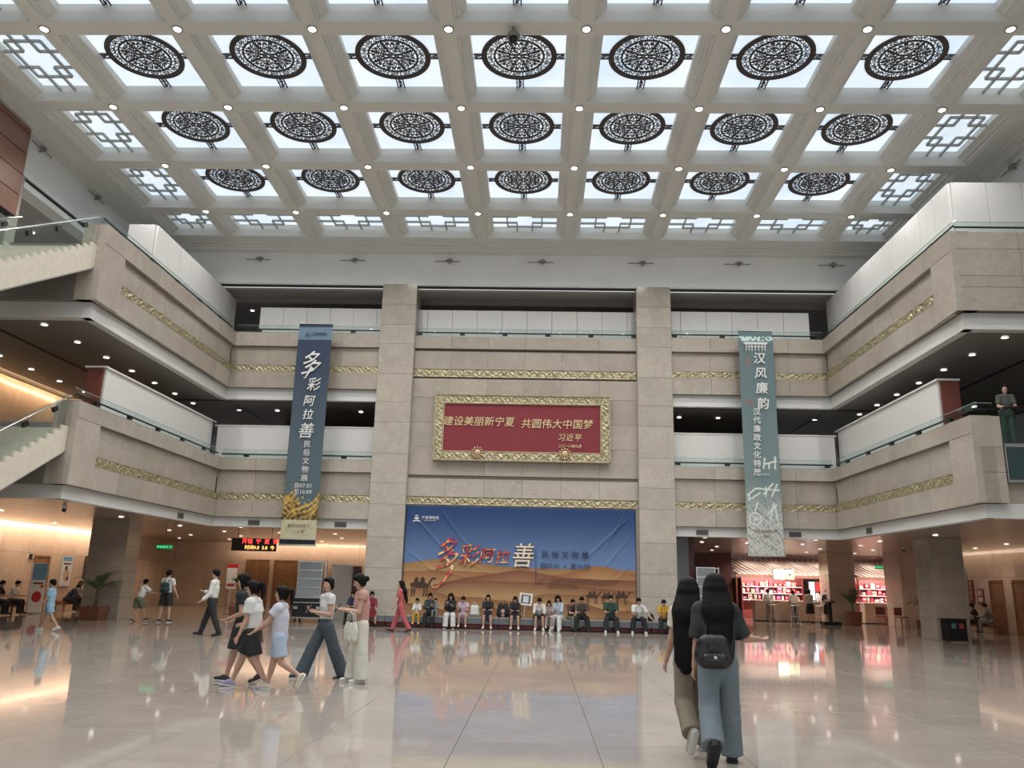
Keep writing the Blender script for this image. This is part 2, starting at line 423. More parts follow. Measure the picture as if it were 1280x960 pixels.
# ------------------------------------------------------------------ walls
ZF = 12.35
wl = struct('wall_left', 'white upper wall and warm marble lower wall on the left')
MB().box(-15.2, -14.7, -3, 29.6, ZF, ZC+.8).build('frieze', M_WHITE, wl)
MB().box(-15.2, -14.72, -3, 29.6, ZF-.30, ZF-.12).build('lip', M_WHITE, wl)
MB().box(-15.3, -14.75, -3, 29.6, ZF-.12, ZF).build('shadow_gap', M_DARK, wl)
MB().box(-19.9, -19.42, 0, 44, 0, 12.6).build('wall_core', M_BACK, wl)
panels(wl, 'marble_panel', (-19.42, 26.0, 0), (0, 1, 0), (0, 0, 1), split(17.5, 1.6), [1.1, 1.1, 1.1], .02, M_WARM)
MB().box(-18.4, -18.0, 5, 40, F2, 7.88).build('gallery_wall', M_WARM, wl)
MB().box(-18.4, -18.0, 5, 40, F3, 12.3).build('gallery_wall', M_HOARD, wl)
# stone column and brown clad wall on the left, above the stair
MB().box(-15.25, -14.68, 19.95, 20.35, F3, ZF).build('column', M_WALL, wl)
MB().box(-14.7, -14.45, -3, 19.9, 10.9, ZC-.2).build('clad_core', M_DARK, wl)
z = 10.9
while z < ZC-.3:
    y = 19.9-2.4
    while y > 6:
        panels(wl, 'brown_panel', (-14.45, y, z), (0, 1, 0), (0, 0, 1), [2.4], [min(.62, ZC-.2-z)], .03, M_BROWN, .025)
        y -= 2.4
    z += .62
wr = struct('wall_right', 'white upper wall and beige marble lower wall on the right')
XW = 13.42
MB().box(XW, XW+.5, -3, 29.6, ZF, ZC+.8).build('frieze', M_WHITE, wr)
MB().box(XW+.02, XW+.5, -3, 29.6, ZF-.30, ZF-.12).build('lip', M_WHITE, wr)
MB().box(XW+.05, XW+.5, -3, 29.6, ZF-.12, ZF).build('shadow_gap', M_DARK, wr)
MB().box(18.52, 19, 0, 40.5, 0, 12.6).build('wall_core', M_BACK, wr)
panels(wr, 'marble_panel', (18.52, 40.4, 0), (0, -1, 0), (0, 0, 1), split(15.4, 1.6), [1.1, 1.1, 1.1], .02, M_WARM)
MB().box(17.4, 17.8, 5, 40, F2, 7.88).build('gallery_wall', M_SOFFIT_L, wr)
MB().box(17.4, 17.8, 5, 40, F3, 12.3).build('gallery_wall', M_SOFFIT_L, wr)

wb = struct('wall_back', 'beige marble back wall with two full height pillars and a white frieze')
MB().box(-15.2, 13.9, YB, YB+.45, ZF, ZC+.8).build('frieze', M_WHITE, wb)
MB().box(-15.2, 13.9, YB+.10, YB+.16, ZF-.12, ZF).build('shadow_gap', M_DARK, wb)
MB().box(-15.2, 13.9, YB+.02, YB+.10, ZF-.04, ZF).build('lip', M_WHITE, wb)
PLX = ((-5.98, -4.70), (3.52, 4.77))
for x0, x1 in PLX:
    MB().box(x0+.02, x1-.02, YB+.02, YB+1.2, 0, ZF).build('pillar_core', M_BACK, wb)
    hs = [1.15, .75, 1.05, 1.15, .75, 1.05, 1.15, .75, 1.05, 1.15, .75, .80, .80]
    hs = [h*ZF/sum(hs) for h in hs]
    panels(wb, 'marble_panel', (x0, YB+.02, 0), (1, 0, 0), (0, 0, 1), [x1-x0], hs, .03, M_PILLAR)
    panels(wb, 'marble_panel', (x0+.02, YB+1.2, 0), (0, -1, 0), (0, 0, 1), [1.19], hs, .03, M_PILLAR)
    panels(wb, 'marble_panel', (x1-.02, YB+.01, 0), (0, 1, 0), (0, 0, 1), [1.19], hs, .03, M_PILLAR)
CW0, CW1 = PLX[0][1], PLX[1][0]; CY = YB+.28
MB().box(CW0, CW1, CY+.02, CY+.5, 0, 10.37).build('wall_core', M_BACK, wb)
cw = split(CW1-CW0, 1.37)
panels(wb, 'marble_panel', (CW0, CY+.02, 0), (1, 0, 0), (0, 0, 1), cw, [1.03]*4+[.0001+.03], .03, M_WALL)
panels(wb, 'marble_panel', (CW0, CY+.02, 4.42), (1, 0, 0), (0, 0, 1), cw, [.66], .03, M_PILLAR)
panels(wb, 'marble_panel', (CW0, CY+.02, 5.19), (1, 0, 0), (0, 0, 1), cw, [1.03, .9, .93, .72], .03, M_WALL)
panels(wb, 'marble_panel', (CW0, CY+.02, 9.13), (1, 0, 0), (0, 0, 1), cw, [.70], .03, M_WALL)
panels(wb, 'marble_panel', (CW0, CY+.02, 9.90), (1, 0, 0), (0, 0, 1), cw, [.47], .12, M_WALL)
def frieze_relief(parent, O, U, L, h, nm='gold_frieze'):
    U = Vector(U).normalized(); O = Vector(O); Nn = U.cross(Vector((0, 0, 1)))
    nx = int(L/.03); nz = 9; b = MB()
    for i in range(nx+1):
        for k in range(nz+1):
            u = i*L/nx; w = k/nz
            ph = u*2*PI/.62
            e = math.exp(-((w-.5-.34*math.sin(ph))/.16)**2)+.8*math.exp(-((w-.5+.30*math.sin(ph*1+1.0))/.13)**2)+.5*math.sin(ph*4+w*9)*math.sin(w*PI)
            if k in (0, nz): e = .9
            p = O+U*u+Vector((0, 0, w*h))+Nn*(.012+.028*e)
            b.v.append(tuple(p))
    for i in range(nx):
        for k in range(nz):
            a = i*(nz+1)+k; b.f.append((a, a+nz+1, a+nz+2, a+1))
    o = b.build(nm, M_GOLD, parent, True)
    return o
frieze_relief(wb, (CW0, CY, 8.83), (1, 0, 0), CW1-CW0, .29)
frieze_relief(wb, (CW0, CY, 4.15), (1, 0, 0), CW1-CW0, .26)
MB().box(CW0, CW1, CY+.55, 30.2, 9.6, 10.2).build('gallery_edge', M_WALL, wb)

# gallery parapets: bands of marble with a recessed panel, gold strip and white fascia
def parapet(nm, label, P0, U, L, zt, zg, zgold, zs, zw, full, endpilaster, fs=(0, 0)):
    """P0 start point on plan, U direction along front, front normal = U x Z"""
    g = struct(nm, label); U = Vector(U).normalized(); Z = Vector((0, 0, 1)); N = U.cross(Z); P0 = Vector((P0[0], P0[1], 0))
    def pt(u, n, z): return P0+U*u+N*n+Z*z
    def bx(name, u0, u1, n0, n1, z0, z1, m):
        b = MB(); b.hexa([pt(u0, n0, z0), pt(u1, n0, z0), pt(u1, n1, z0), pt(u0, n1, z0), pt(u0, n0, z1), pt(u1, n0, z1), pt(u1, n1, z1), pt(u0, n1, z1)]); return b.build(name, m, g)
    a0, a1 = (endpilaster if endpilaster else (0, 0)); c0, c1 = a0, L-a1
    bx('parapet_core', 0, L, -.5, -.16, zs, zt, M_BACK)
    ws = split(L, 1.45); wi = split(c1-c0, 1.45)
    panels(g, 'marble_panel', pt(0, -.16, zg[1]), U, Z, ws, [zt-zg[1]], .16, M_WALL)         # top band
    panels(g, 'marble_panel', pt(c0, -.16, zgold[1]), U, Z, wi, [zg[1]-zgold[1]], .03, M_WALL)   # recess
    panels(g, 'marble_panel', pt(c0, -.16, zs), U, Z, wi, [zgold[0]-zs], .10, M_WALL)        # lower band
    if a0: panels(g, 'marble_panel', pt(0, -.16, zs), U, Z, [a0], [zg[1]-zs], .155, M_WALL)
    if a1: panels(g, 'marble_panel', pt(c1, -.16, zs), U, Z, [a1], [zg[1]-zs], .155, M_WALL)
    frieze_relief(g, pt(c0, -.09, zgold[0]), U, c1-c0, zgold[1]-zgold[0])
    bx('coping', 0, L, -.5, -.001, zt, zt+.012, M_WALL)
    bx('white_fascia', fs[0], L+fs[1], -.45, -.22, zw, zs+.01, M_FASCIA)
    return g, pt
A3 = dict(zt=10.37, zg=(9.75, 9.85), zgold=(8.89, 9.12), zs=8.27, zw=7.85, full=True)
A2 = dict(zt=5.62, zg=(5.1, 5.2), zgold=(4.15, 4.39), zs=3.55, zw=3.22, full=True)
gp = {}
gp['L3'] = parapet('gallery_parapet', 'marble parapet of the upper left gallery', (XL, YN), (0, 1, 0), YB-YN, endpilaster=(1.1, .0), fs=(.22, .4), **A3)
gp['L2'] = parapet('gallery_parapet', 'marble parapet of the lower left gallery', (XL, YN), (0, 1, 0), YB-YN, endpilaster=(1.1, .0), fs=(.22, .4), **A2)
gp['R3'] = parapet('gallery_parapet', 'marble parapet of the upper right gallery', (XR, YB), (0, -1, 0), YB-YN, endpilaster=(.0, 1.1), fs=(-.4, -.22), **A3)
gp['R2'] = parapet('gallery_parapet', 'marble parapet of the lower right gallery', (XR, YB), (0, -1, 0), YB-YN, endpilaster=(.0, 1.1), fs=(-.4, -.22), **A2)
gp['BL3'] = parapet('gallery_parapet', 'marble parapet of the upper back gallery left of the pillars', (XL-.16, YB), (1, 0, 0), PLX[0][0]-XL+.16, endpilaster=None, fs=(-.2, .1), **A3)
gp['BL2'] = parapet('gallery_parapet', 'marble parapet of the lower back gallery left of the pillars', (XL-.16, YB), (1, 0, 0), PLX[0][0]-XL+.16, endpilaster=None, fs=(-.2, .1), **A2)
gp['BR3'] = parapet('gallery_parapet', 'marble parapet of the upper back gallery right of the pillars', (PLX[1][1], YB), (1, 0, 0), XR-PLX[1][1]+.16, endpilaster=None, fs=(-.1, .2), **A3)
gp['BR2'] = parapet('gallery_parapet', 'marble parapet of the lower back gallery right of the pillars', (PLX[1][1], YB), (1, 0, 0), XR-PLX[1][1]+.16, endpilaster=None, fs=(-.1, .2), **A2)
# near ends of the side galleries
ne = struct('gallery_end', 'stone faced near end of the left galleries')
for (zs, zt, zw) in ((8.27, 10.37, 7.85), (3.55, 5.62, 3.22)):
    MB().box(XL-.5, XL-.16, YN+.02, YN+.3, zs, zt).build('end_core', M_BACK, ne)
    panels(ne, 'marble_panel', (XL-.62, YN+.02, zs), (1, 0, 0), (0, 0, 1), [.615], [zt-zs], .02, M_WALL)
    MB().box(-19.4, XL-.62, YN+.02, YN+.3, zs, zt-.55).build('end_face', M_SOFFIT, ne)  # stone in shade: the shade is put into the darker soffit colour
    MB().box(-19.4, XL-.219, YN+.19, YN+.45, zw, zs+.01).build('white_fascia', M_FASCIA, ne)
ne = struct('gallery_end', 'marble faced near end of the right galleries')
MB().box(XR+.02, 18, YN+.02, YN+.3, 8.27, 10.37).build('end_core', M_BACK, ne)
panels(ne, 'marble_panel', (XR, YN+.02, 8.27), (1, 0, 0), (0, 0, 1), [1.7]*4, [.62, .3, .72, .46], .02, M_PILLAR)
MB().box(XR+.219, 18, YN+.19, YN+.45, 7.85, 8.28).build('white_fascia', M_FASCIA, ne)
MB().box(XR+.02, 10.93, YN+.02, YN+.3, 3.55, 5.62).build('end_core', M_BACK, ne)
panels(ne, 'marble_panel', (XR, YN+.02, 3.55), (1, 0, 0), (0, 0, 1), [.7], [.72, .6, .75], .02, M_WALL)
MB().box(10.95, 18, YN+.2, YN+.4, 3.55, 4.95).build('end_face', M_WALL, ne)
MB().box(XR+.219, 18, YN+.19, YN+.45, 3.22, 3.56).build('white_fascia', M_FASCIA, ne)

# slabs and soffits
sl = struct('ceiling', 'dark painted gallery soffits')
def slab(x0, x1, y0, y1, z0, z1, ms): MB().box(x0, x1, y0, y1, z0, z1).build('gallery_soffit', ms, sl)
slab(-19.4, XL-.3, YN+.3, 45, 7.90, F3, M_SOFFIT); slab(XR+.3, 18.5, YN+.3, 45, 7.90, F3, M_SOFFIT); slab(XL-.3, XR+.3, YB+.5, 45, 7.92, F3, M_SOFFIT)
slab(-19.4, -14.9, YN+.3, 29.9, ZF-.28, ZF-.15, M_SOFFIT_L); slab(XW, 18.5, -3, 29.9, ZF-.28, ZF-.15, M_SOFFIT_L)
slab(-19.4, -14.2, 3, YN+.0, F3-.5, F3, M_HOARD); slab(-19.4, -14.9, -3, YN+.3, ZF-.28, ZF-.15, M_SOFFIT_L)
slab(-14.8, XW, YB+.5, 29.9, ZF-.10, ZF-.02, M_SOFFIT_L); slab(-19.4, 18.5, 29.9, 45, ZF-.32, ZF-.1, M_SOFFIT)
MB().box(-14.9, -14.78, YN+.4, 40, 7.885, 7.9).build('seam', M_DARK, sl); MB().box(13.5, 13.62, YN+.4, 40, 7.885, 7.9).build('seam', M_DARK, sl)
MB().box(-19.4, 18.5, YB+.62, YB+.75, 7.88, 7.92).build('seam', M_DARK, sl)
s1 = struct('ceiling', 'glossy metal strip ceiling under the galleries')
for (x0, x1, y0, y1) in ((-19.4, XL-.3, YN+.3, 49), (XR+.3, 24, YN+.3, 49), (XL-.3, XR+.3, YB+.5, 49)):
    MB().box(x0, x1, y0, y1, 3.34, F2).build('soffit_core', M_BACK, s1)
    y = y0
    while y < y1-.01:
        MB().box(x0, x1, y+.006, min(y+.9, y1)-.006, 3.30, 3.335).build('ceiling_strip', M_METALCEIL, s1); y += .9
MB().box(-11, 10, 34, 34.3, 5, 12.2).build('gallery_back_wall', M_SOFFIT, wb)

# ground-floor back walls
bw = struct('wall_back_left', 'warm marble lift lobby wall under the left gallery')
MB().box(-19.5, -4.5, 43.52, 44, 0, 3.3).build('wall_core', M_BACK, bw)
panels(bw, 'marble_panel', (-19.4, 43.52, 0), (1, 0, 0), (0, 0, 1), split(14.9, 1.65), [1.1, 1.1, 1.1], .02, M_WARM)
MB().box(-5.6, -4.8, YB+1.2, 43.5, 0, 3.3).build('lobby_side_wall', M_WARM, bw)
pl = struct('pillar', 'square stone pillar under the left gallery')
MB().box(-15.28, -14.02, 27.62, 28.5, 0, 3.34).build('pillar_core', M_BACK, pl)
panels(pl, 'marble_panel', (-15.3, 27.62, 0), (1, 0, 0), (0, 0, 1), [1.3], [.7, .85, .85, .9], .02, M_WALL)
panels(pl, 'marble_panel', (-14.02, 27.6, 0), (0, 1, 0), (0, 0, 1), [.92], [.7, .85, .85, .9], .02, M_PILLAR)
pl = struct('pillar', 'square stone pillar under the right gallery with the black bin')
MB().box(13.12, 14.18, 28.02, 29.15, 0, 3.34).build('pillar_core', M_BACK, pl)
panels(pl, 'marble_panel', (13.1, 28.02, 0), (1, 0, 0), (0, 0, 1), [1.1], [.7, .85, .85, .9], .02, M_WALL)
panels(pl, 'marble_panel', (13.12, 29.15, 0), (0, -1, 0), (0, 0, 1), [1.15], [.7, .85, .85, .9], .02, M_PILLAR)
pl = struct('pillar', 'beige pillar beside the potted palm in front of the shop')
MB().box(13.72, 14.9, 39.52, 40.8, 0, 3.34).build('pillar_core', M_BACK, pl)
panels(pl, 'marble_panel', (13.7, 39.52, 0), (1, 0, 0), (0, 0, 1), [1.22], [1.1, 1.1, 1.1], .02, M_WARM)
panels(pl, 'marble_panel', (13.72, 40.8, 0), (0, -1, 0), (0, 0, 1), [1.28], [1.1, 1.1, 1.1], .02, M_WARM)
pl = struct('pillar', 'warm lit pillar at the right end of the shop')
MB().box(16.7, 18.5, 38.7, 40.5, 0, 3.34).build('pillar_core', M_WARM, pl)

exec_next = True

# ================================================================== railings
def railing(label, A, B, z, posts=3.0, h0=.34, inset=.32, first_clamp=1.0):
    A = Vector((A[0], A[1], 0)); B = Vector((B[0], B[1], 0)); d = (B-A); L = d.length; d.normalize(); N = d.cross(Vector((0, 0, 1)))
    t = thing('glass_railing', label, 'railing', (A.x, A.y, z))
    n = max(1, round(L/1.5)); w = L/n
    for i in range(n):
        a = d*(i*w+.012); b = d*((i+1)*w-.012)
        m = MB(); m.hexa([a-N*.006, b-N*.006, b+N*.006, a+N*.006] + [q+Vector((0, 0, h0)) for q in (a-N*.006, b-N*.006, b+N*.006, a+N*.006)])
        g = m.build('glass_panel', M_GLASS, t)
        MB().bar(a+Vector((0, 0, h0+.004)), b+Vector((0, 0, h0+.004)), .014, .01).build('glass_edge', M_GLASSEDGE, g)
    MB().tube([Vector((0, 0, .17))+N*.06, d*L+Vector((0, 0, .17))+N*.06], .026, 8).build('handrail', M_BLACK, t)
    k = first_clamp
    while k < L:
        q = d*k+N*.05+Vector((0, 0, .13))
        MB().bar(q-d*.09, q+d*.09, .09, .11).build('clamp', M_BLACK, t); k += posts
    return t
railing('glass railing along the upper left gallery parapet', (XL-.22, YN+.05), (XL-.22, YB-.05), 10.38, 1.75)
railing('glass railing along the lower left gallery parapet', (XL-.22, YN+.05), (XL-.22, YB-.05), 5.63, 1.75)
railing('glass railing along the upper right gallery parapet', (XR+.22, YB-.05), (XR+.22, YN+.05), 10.38, 1.75)
railing('glass railing along the lower right gallery parapet', (XR+.22, YB-.05), (XR+.22, YN+.05), 5.63, 1.75)
railing('glass railing on the near end of the upper right gallery', (XR+.22, YN+.18), (17.9, YN+.18), 10.38, 2.6, first_clamp=2.0)
railing('glass railing on the near end of the lower right gallery', (XR+.22, YN+.18), (10.92, YN+.18), 5.63, 2.6, first_clamp=5)
railing('glass railing on the upper back gallery left of the pillars', (XL-.1, YB+.22), (PLX[0][0], YB+.22), 10.38, 1.78, first_clamp=.9)
railing('glass railing on the lower back gallery left of the pillars', (XL-.1, YB+.22), (PLX[0][0], YB+.22), 5.63, 1.78, first_clamp=.9)
railing('glass railing on the upper back gallery between the pillars', (CW0, YB+.35), (CW1, YB+.35), 10.38, 1.6, first_clamp=.15)
railing('glass railing on the upper back gallery right of the pillars', (PLX[1][1], YB+.22), (XR+.1, YB+.22), 10.38, 1.75, first_clamp=.15)
railing('glass railing on the lower back gallery right of the pillars', (PLX[1][1], YB+.22), (XR+.1, YB+.22), 5.63, 1.75, first_clamp=.15)

# ================================================================== stairs on the left
def stair(label, ztop, nst):
    t = thing('staircase', label, 'stairs', (XL-.2, YN, ztop)); X1, X0 = 0, -2.3
    RS, TR = .15, .265
    for k in range(nst):
        z = -RS*(k+1); y = -TR*k
        MB().box(X0, X1-.03, y-TR, y+.0, z-.05, z).build('tread', M_TREAD, t)
        MB().box(X0, X1-.04, y-.02, y, z-.0, z+RS-.05).build('riser', M_TREAD, t)
    for sx, nm in ((X1, 'stringer'), (X0, 'stringer')):
        # sawtooth stringer
        pts = []
        for k in range(nst): pts += [(-TR*k, -RS*k+.04), (-TR*(k)-.01, -RS*(k)+.04), (-TR*(k+1)+.02, -RS*(k)-.01+.0), (-TR*(k+1), -RS*(k+1)+.04)]
        top = [( -TR*k, -RS*(k)+.03) for k in range(nst+1)]
        b = MB()
        for k in range(nst):
            y0, y1 = -TR*k, -TR*(k+1); za = -RS*(k+1)+.13; lo0 = -RS*k-.62; lo1 = -RS*(k+1)-.62
            b.hexa([(sx-.06, y1, lo1), (sx, y1, lo1), (sx, y0, lo0), (sx-.06, y0, lo0), (sx-.06, y1, za), (sx, y1, za), (sx, y0, za), (sx-.06, y0, za)])
        b.build(nm, M_TREAD, t)
    b = MB(); L = TR*nst; D = RS*nst
    b.hexa([(X0, -L, -D-.66), (X1-.02, -L, -D-.66), (X1-.02, 0, -.66), (X0, 0, -.66), (X0, -L, -D-.56), (X1-.02, -L, -D-.56), (X1-.02, 0, -.56), (X0, 0, -.56)])
    b.build('underside', M_SOFFIT_L, t)
    for sx in (X1-.1, X0+.1):
        y = -.05
        while y > -L+1:
            y2 = max(y-1.0, -L); za, zb = y*RS/TR, y2*RS/TR
            g = MB().hexa([(sx-.006, y2+.01, zb+.0), (sx+.006, y2+.01, zb+.0), (sx+.006, y, za+.0), (sx-.006, y, za+.0), (sx-.006, y2+.01, zb+.86), (sx+.006, y2+.01, zb+.86), (sx+.006, y, za+.86), (sx-.006, y, za+.86)]).build('glass_panel', M_GLASS, t)
            q = Vector((sx+.03, y-.5, za+.5*-RS/TR+.62)); MB().bar(q-Vector((0, .08, -.0+.045)), q+Vector((0, .08, .045)), .06, .12).build('clamp', M_BLACK, t)
            y = y2-.01
        MB().tube([(sx+.05, 0, .78), (sx+.05, -L, -D+.78)], .024, 8).build('handrail', M_STEEL, t)
stair('stone stair running down from the upper left gallery', F3-.02, 22)
stair('stone stair running down from the lower left gallery to the hall floor', F2-.02, 33)

# escalator at the right
t = thing('escalator', 'glass sided escalator landing beside the lower right gallery', 'escalator', (10.97, YN, 4.1))
MB().box(0, 5, .0, .05, -.06, .0).build('steel_frame', M_STEEL, t); MB().box(0, .04, 0, .05, 0, .80).build('steel_frame', M_STEEL, t)
MB().box(0, 5, 0, .05, .78, .86).build('steel_frame', M_STEEL, t)
for k in range(3): MB().box(.06+k*1.6, 1.62+k*1.6, .01, .03, 0, .78).build('side_glass', mat('tinted_glass', (.03, .055, .06), .08), t)
for k in range(3): MB().box(.06+k*1.6, 1.62+k*1.6, .03, .045, .86, 1.72).build('balustrade_glass', M_GLASS, t)
MB().tube([(0, .04, 1.3), (0, .04, 1.62), (.12, .04, 1.74), (5, .04, 1.76)], .035, 8).build('handrail', M_BLACK, t)
MB().box(.1, 5, .3, 3.4, .6, .7).build('landing_plate', M_STEEL, t)

# ================================================================== hoardings
def hoarding(label, A, B, z0, z1, pw, ret0=None, ret1=None, cap=None, endmat=None, thick=.06, lean=False):
    A = Vector((A[0], A[1], 0)); B = Vector((B[0], B[1], 0)); d = B-A; L = d.length; d.normalize(); N = d.cross(Vector((0, 0, 1)))
    t = thing('hoarding', label, 'partition', (A.x, A.y, z0)); h = z1-z0
    def wall(a, dd, L, m):
        nn = dd.cross(Vector((0, 0, 1)))
        panels(t, 'panel', a, dd, (0, 0, 1), split(L, pw), [h], thick, m, .012)
    wall(Vector((0, 0, 0)), d, L, M_HOARD)
    if ret0: wall(-N*ret0, N, ret0, endmat or M_HOARD)
    if ret1: wall(d*L, -N, ret1, endmat or M_HOARD)
    if cap:
        b = MB(); w = cap; a0 = d*-.12; a1 = d*(L+.12)
        b.hexa([a0-N*.5+Vector((0, 0, h)), a1-N*.5+Vector((0, 0, h)), a1+N*w+Vector((0, 0, h)), a0+N*w+Vector((0, 0, h)),
                a0-N*.5+Vector((0, 0, h+.05)), a1-N*.5+Vector((0, 0, h+.05)), a1+N*w+Vector((0, 0, h+.05)), a0+N*w+Vector((0, 0, h+.05))])
        b.build('cap', M_HOARD, t)
    return t
hoarding('tall white hoarding on the upper left gallery', (-12.1, 23.0), (-12.1, 29.8), F3, 12.12, .85, ret0=.85)
hoarding('tall white hoarding on the upper right gallery', (10.9, 29.5), (10.9, 20.1), F3, 12.2, .85, ret1=5.5)
hoarding('white panelled hoarding on the upper back gallery left of the pillars', (-10.84, 29.3), (-5.4, 29.3), F3, 11.62, .98)
hoarding('white panelled hoarding on the upper back gallery between the pillars', (-5.3, 29.3), (4.2, 29.3), F3, 11.60, .92)
hoarding('white panelled hoarding on the upper back gallery right of the pillars', (4.3, 29.3), (10.07, 29.3), F3, 11.66, .98)
hoarding('white display wall with maroon end on the lower left gallery', (-12.1, 21.3), (-12.1, 28.9), F2, 7.0, 7.6, ret0=.45, cap=.12, endmat=M_MAROON)
hoarding('white display wall with maroon end on the lower right gallery', (10.9, 29.3), (10.9, 21.75), F2, 7.12, 7.6, ret1=.5, cap=.12, endmat=M_MAROON)
hoarding('white display wall on the lower back gallery left of the pillars', (-12.0, 29.3), (-5.6, 29.3), F2, 6.93, 3.2, cap=.08)
hoarding('white display wall on the lower back gallery right of the pillars', (4.6, 29.3), (10.7, 29.3), F2, 6.93, 3.2, cap=.08)
for sx, xx, yy in ((-1, -12.0, 28.95), (1, 10.75, 29.2)):
    t = thing('banner_pole', 'thin black post at the %s corner of the lower gallery' % ('left' if sx < 0 else 'right'), 'post', (xx+.06*-sx, yy-.25, F2))
    MB().cyl((0, 0, 0), (0, 0, 2.0), .03).build('pole', M_BLACK, t)

# downlights in the galleries
dl_m = MB().lathe([(.001, -.012), (.075, -.01), (.08, 0)], n=14).mesh('lens', M_LAMPW); dr_m = MB().ring(.08, .105, -.014, 0, 18).mesh('rim', M_HOARD)
def downlight(x, y, z, label, group, w, col, ang=130):
    t = thing('downlight', label, 'downlight', (x, y, z), 0, group); inst('lens', dl_m, t); inst('rim', dr_m, t)
    if w: spot('downlight_lamp', (0, 0, -.05), w, col, ang, .8, .06, t)
cool = (1, .93, .86); warm = (1, .77, .56)
for sd, X0, X1 in (('left', -13.26, -16.58), ('right', 11.86, 15.2)):
    for k in range(7): downlight(X0, 20.13+1.6*k, 7.885, 'downlight over the lower %s gallery, inner row, %s from the near end' % (sd, ORD[k]), 'downlights over the lower %s gallery' % sd, DOWN_W if k % 2 == 0 else 0, cool)
    for k in range(5): downlight(X1, 21.7+1.6*k, 7.885, 'downlight over the lower %s gallery, outer row, %s from the near end' % (sd, ORD[k]), 'downlights over the lower %s gallery' % sd, DOWN_W if k % 2 == 0 else 0, cool)
for k, x in enumerate((-11.76, -10.2, -8.6, -7.0, -4.27, -3.27, -2.24, -1.17, .93, 2.5, 5.35, 6.95, 8.55, 10.15)):
    downlight(x, 30.8, ZF-.33, 'downlight over the upper back gallery, %s from the left' % ORD[k], 'downlights over the upper back gallery', DOWN_W*.6, cool)
for k, x in enumerate((-11.9, -10.37, -8.7, -7.05, 5.4, 6.9, 8.9, 10.6)):
    downlight(x, 30.9, 7.90, 'downlight over the lower back gallery, %s from the left' % ORD[k], 'downlights over the lower back gallery', DOWN_W*.6, cool)
for k, (x, y) in enumerate(((-16.4, 13.0), (-16.4, 16.5), (-16.4, 20.0), (-16.4, 23.5), (-16.4, 27.0))):
    downlight(x, y, ZF-.295, 'downlight over the upper left gallery, %s from the near end' % ORD[k], 'downlights over the upper left gallery', DOWN_W*6, cool)
k = 0
for sd, xs in (('left', (-18.2, -15.7, -13.4, -11.1, -8.8)), ('right', (6.1, 7.9, 10.1, 12.4, 14.7, 16.9))):
    for i, x in enumerate(xs):
        for j, y in enumerate((30.2, 33.3, 36.6, 40.0)):
            if sd == 'left' and (y > 42): continue
            downlight(x+(.5 if j % 2 else 0), y, 3.285, 'downlight in the metal ceiling under the %s gallery, row %s, %s across' % (sd, ORD[j], ORD[i]), 'downlights under the %s gallery' % sd, WARM_W*(1.0 if sd == 'left' else .55), warm if sd == 'left' else (1, .78, .62))
for i, (x, y) in enumerate(((-16.5, 24.5), (-13.6, 26.2), (15.6, 24.8), (12.6, 26.4))):
    downlight(x, y, 3.285, 'downlight under the %s gallery nearer than the stone pillar, %s' % ('left' if x < 0 else 'right', 'outer' if i % 2 == 0 else 'inner'), 'downlights near the pillars', WARM_W*.6, warm)
# cove lamps along the left walls: real linear lamps in a trough
def cove(loc, L, power, axis, col, tilt):
    l = bpy.data.lights.new('cove_lamp', 'AREA'); l.shape = 'RECTANGLE'; l.size = L; l.size_y = .06; l.energy = power; l.color = col
    o = bpy.data.objects.new('cove_lamp', l); COL.objects.link(o); o.location = loc
    zv = -Vector(tilt).normalized(); xv = Vector(axis); yv = zv.cross(xv).normalized()
    o.matrix_world = Matrix(((xv.x, yv.x, zv.x, loc[0]), (xv.y, yv.y, zv.y, loc[1]), (xv.z, yv.z, zv.z, loc[2]), (0, 0, 0, 1)))
    return o
cove((-18.8, 32.5, 3.24), 11, 130, (0, 1, 0), (1, .76, .56), (-.9, 0, -.42))
cove((-17.5, 29.5, 7.83), 12, 90, (0, 1, 0), (1, .66, .38), (-.9, 0, -.42))
cove((-10, 42.9, 3.24), 12, 80, (1, 0, 0), (1, .76, .56), (0, .9, -.42))
cove((17.9, 33.0, 3.24), 11, 22, (0, 1, 0), (1, .78, .60), (.9, 0, -.42))

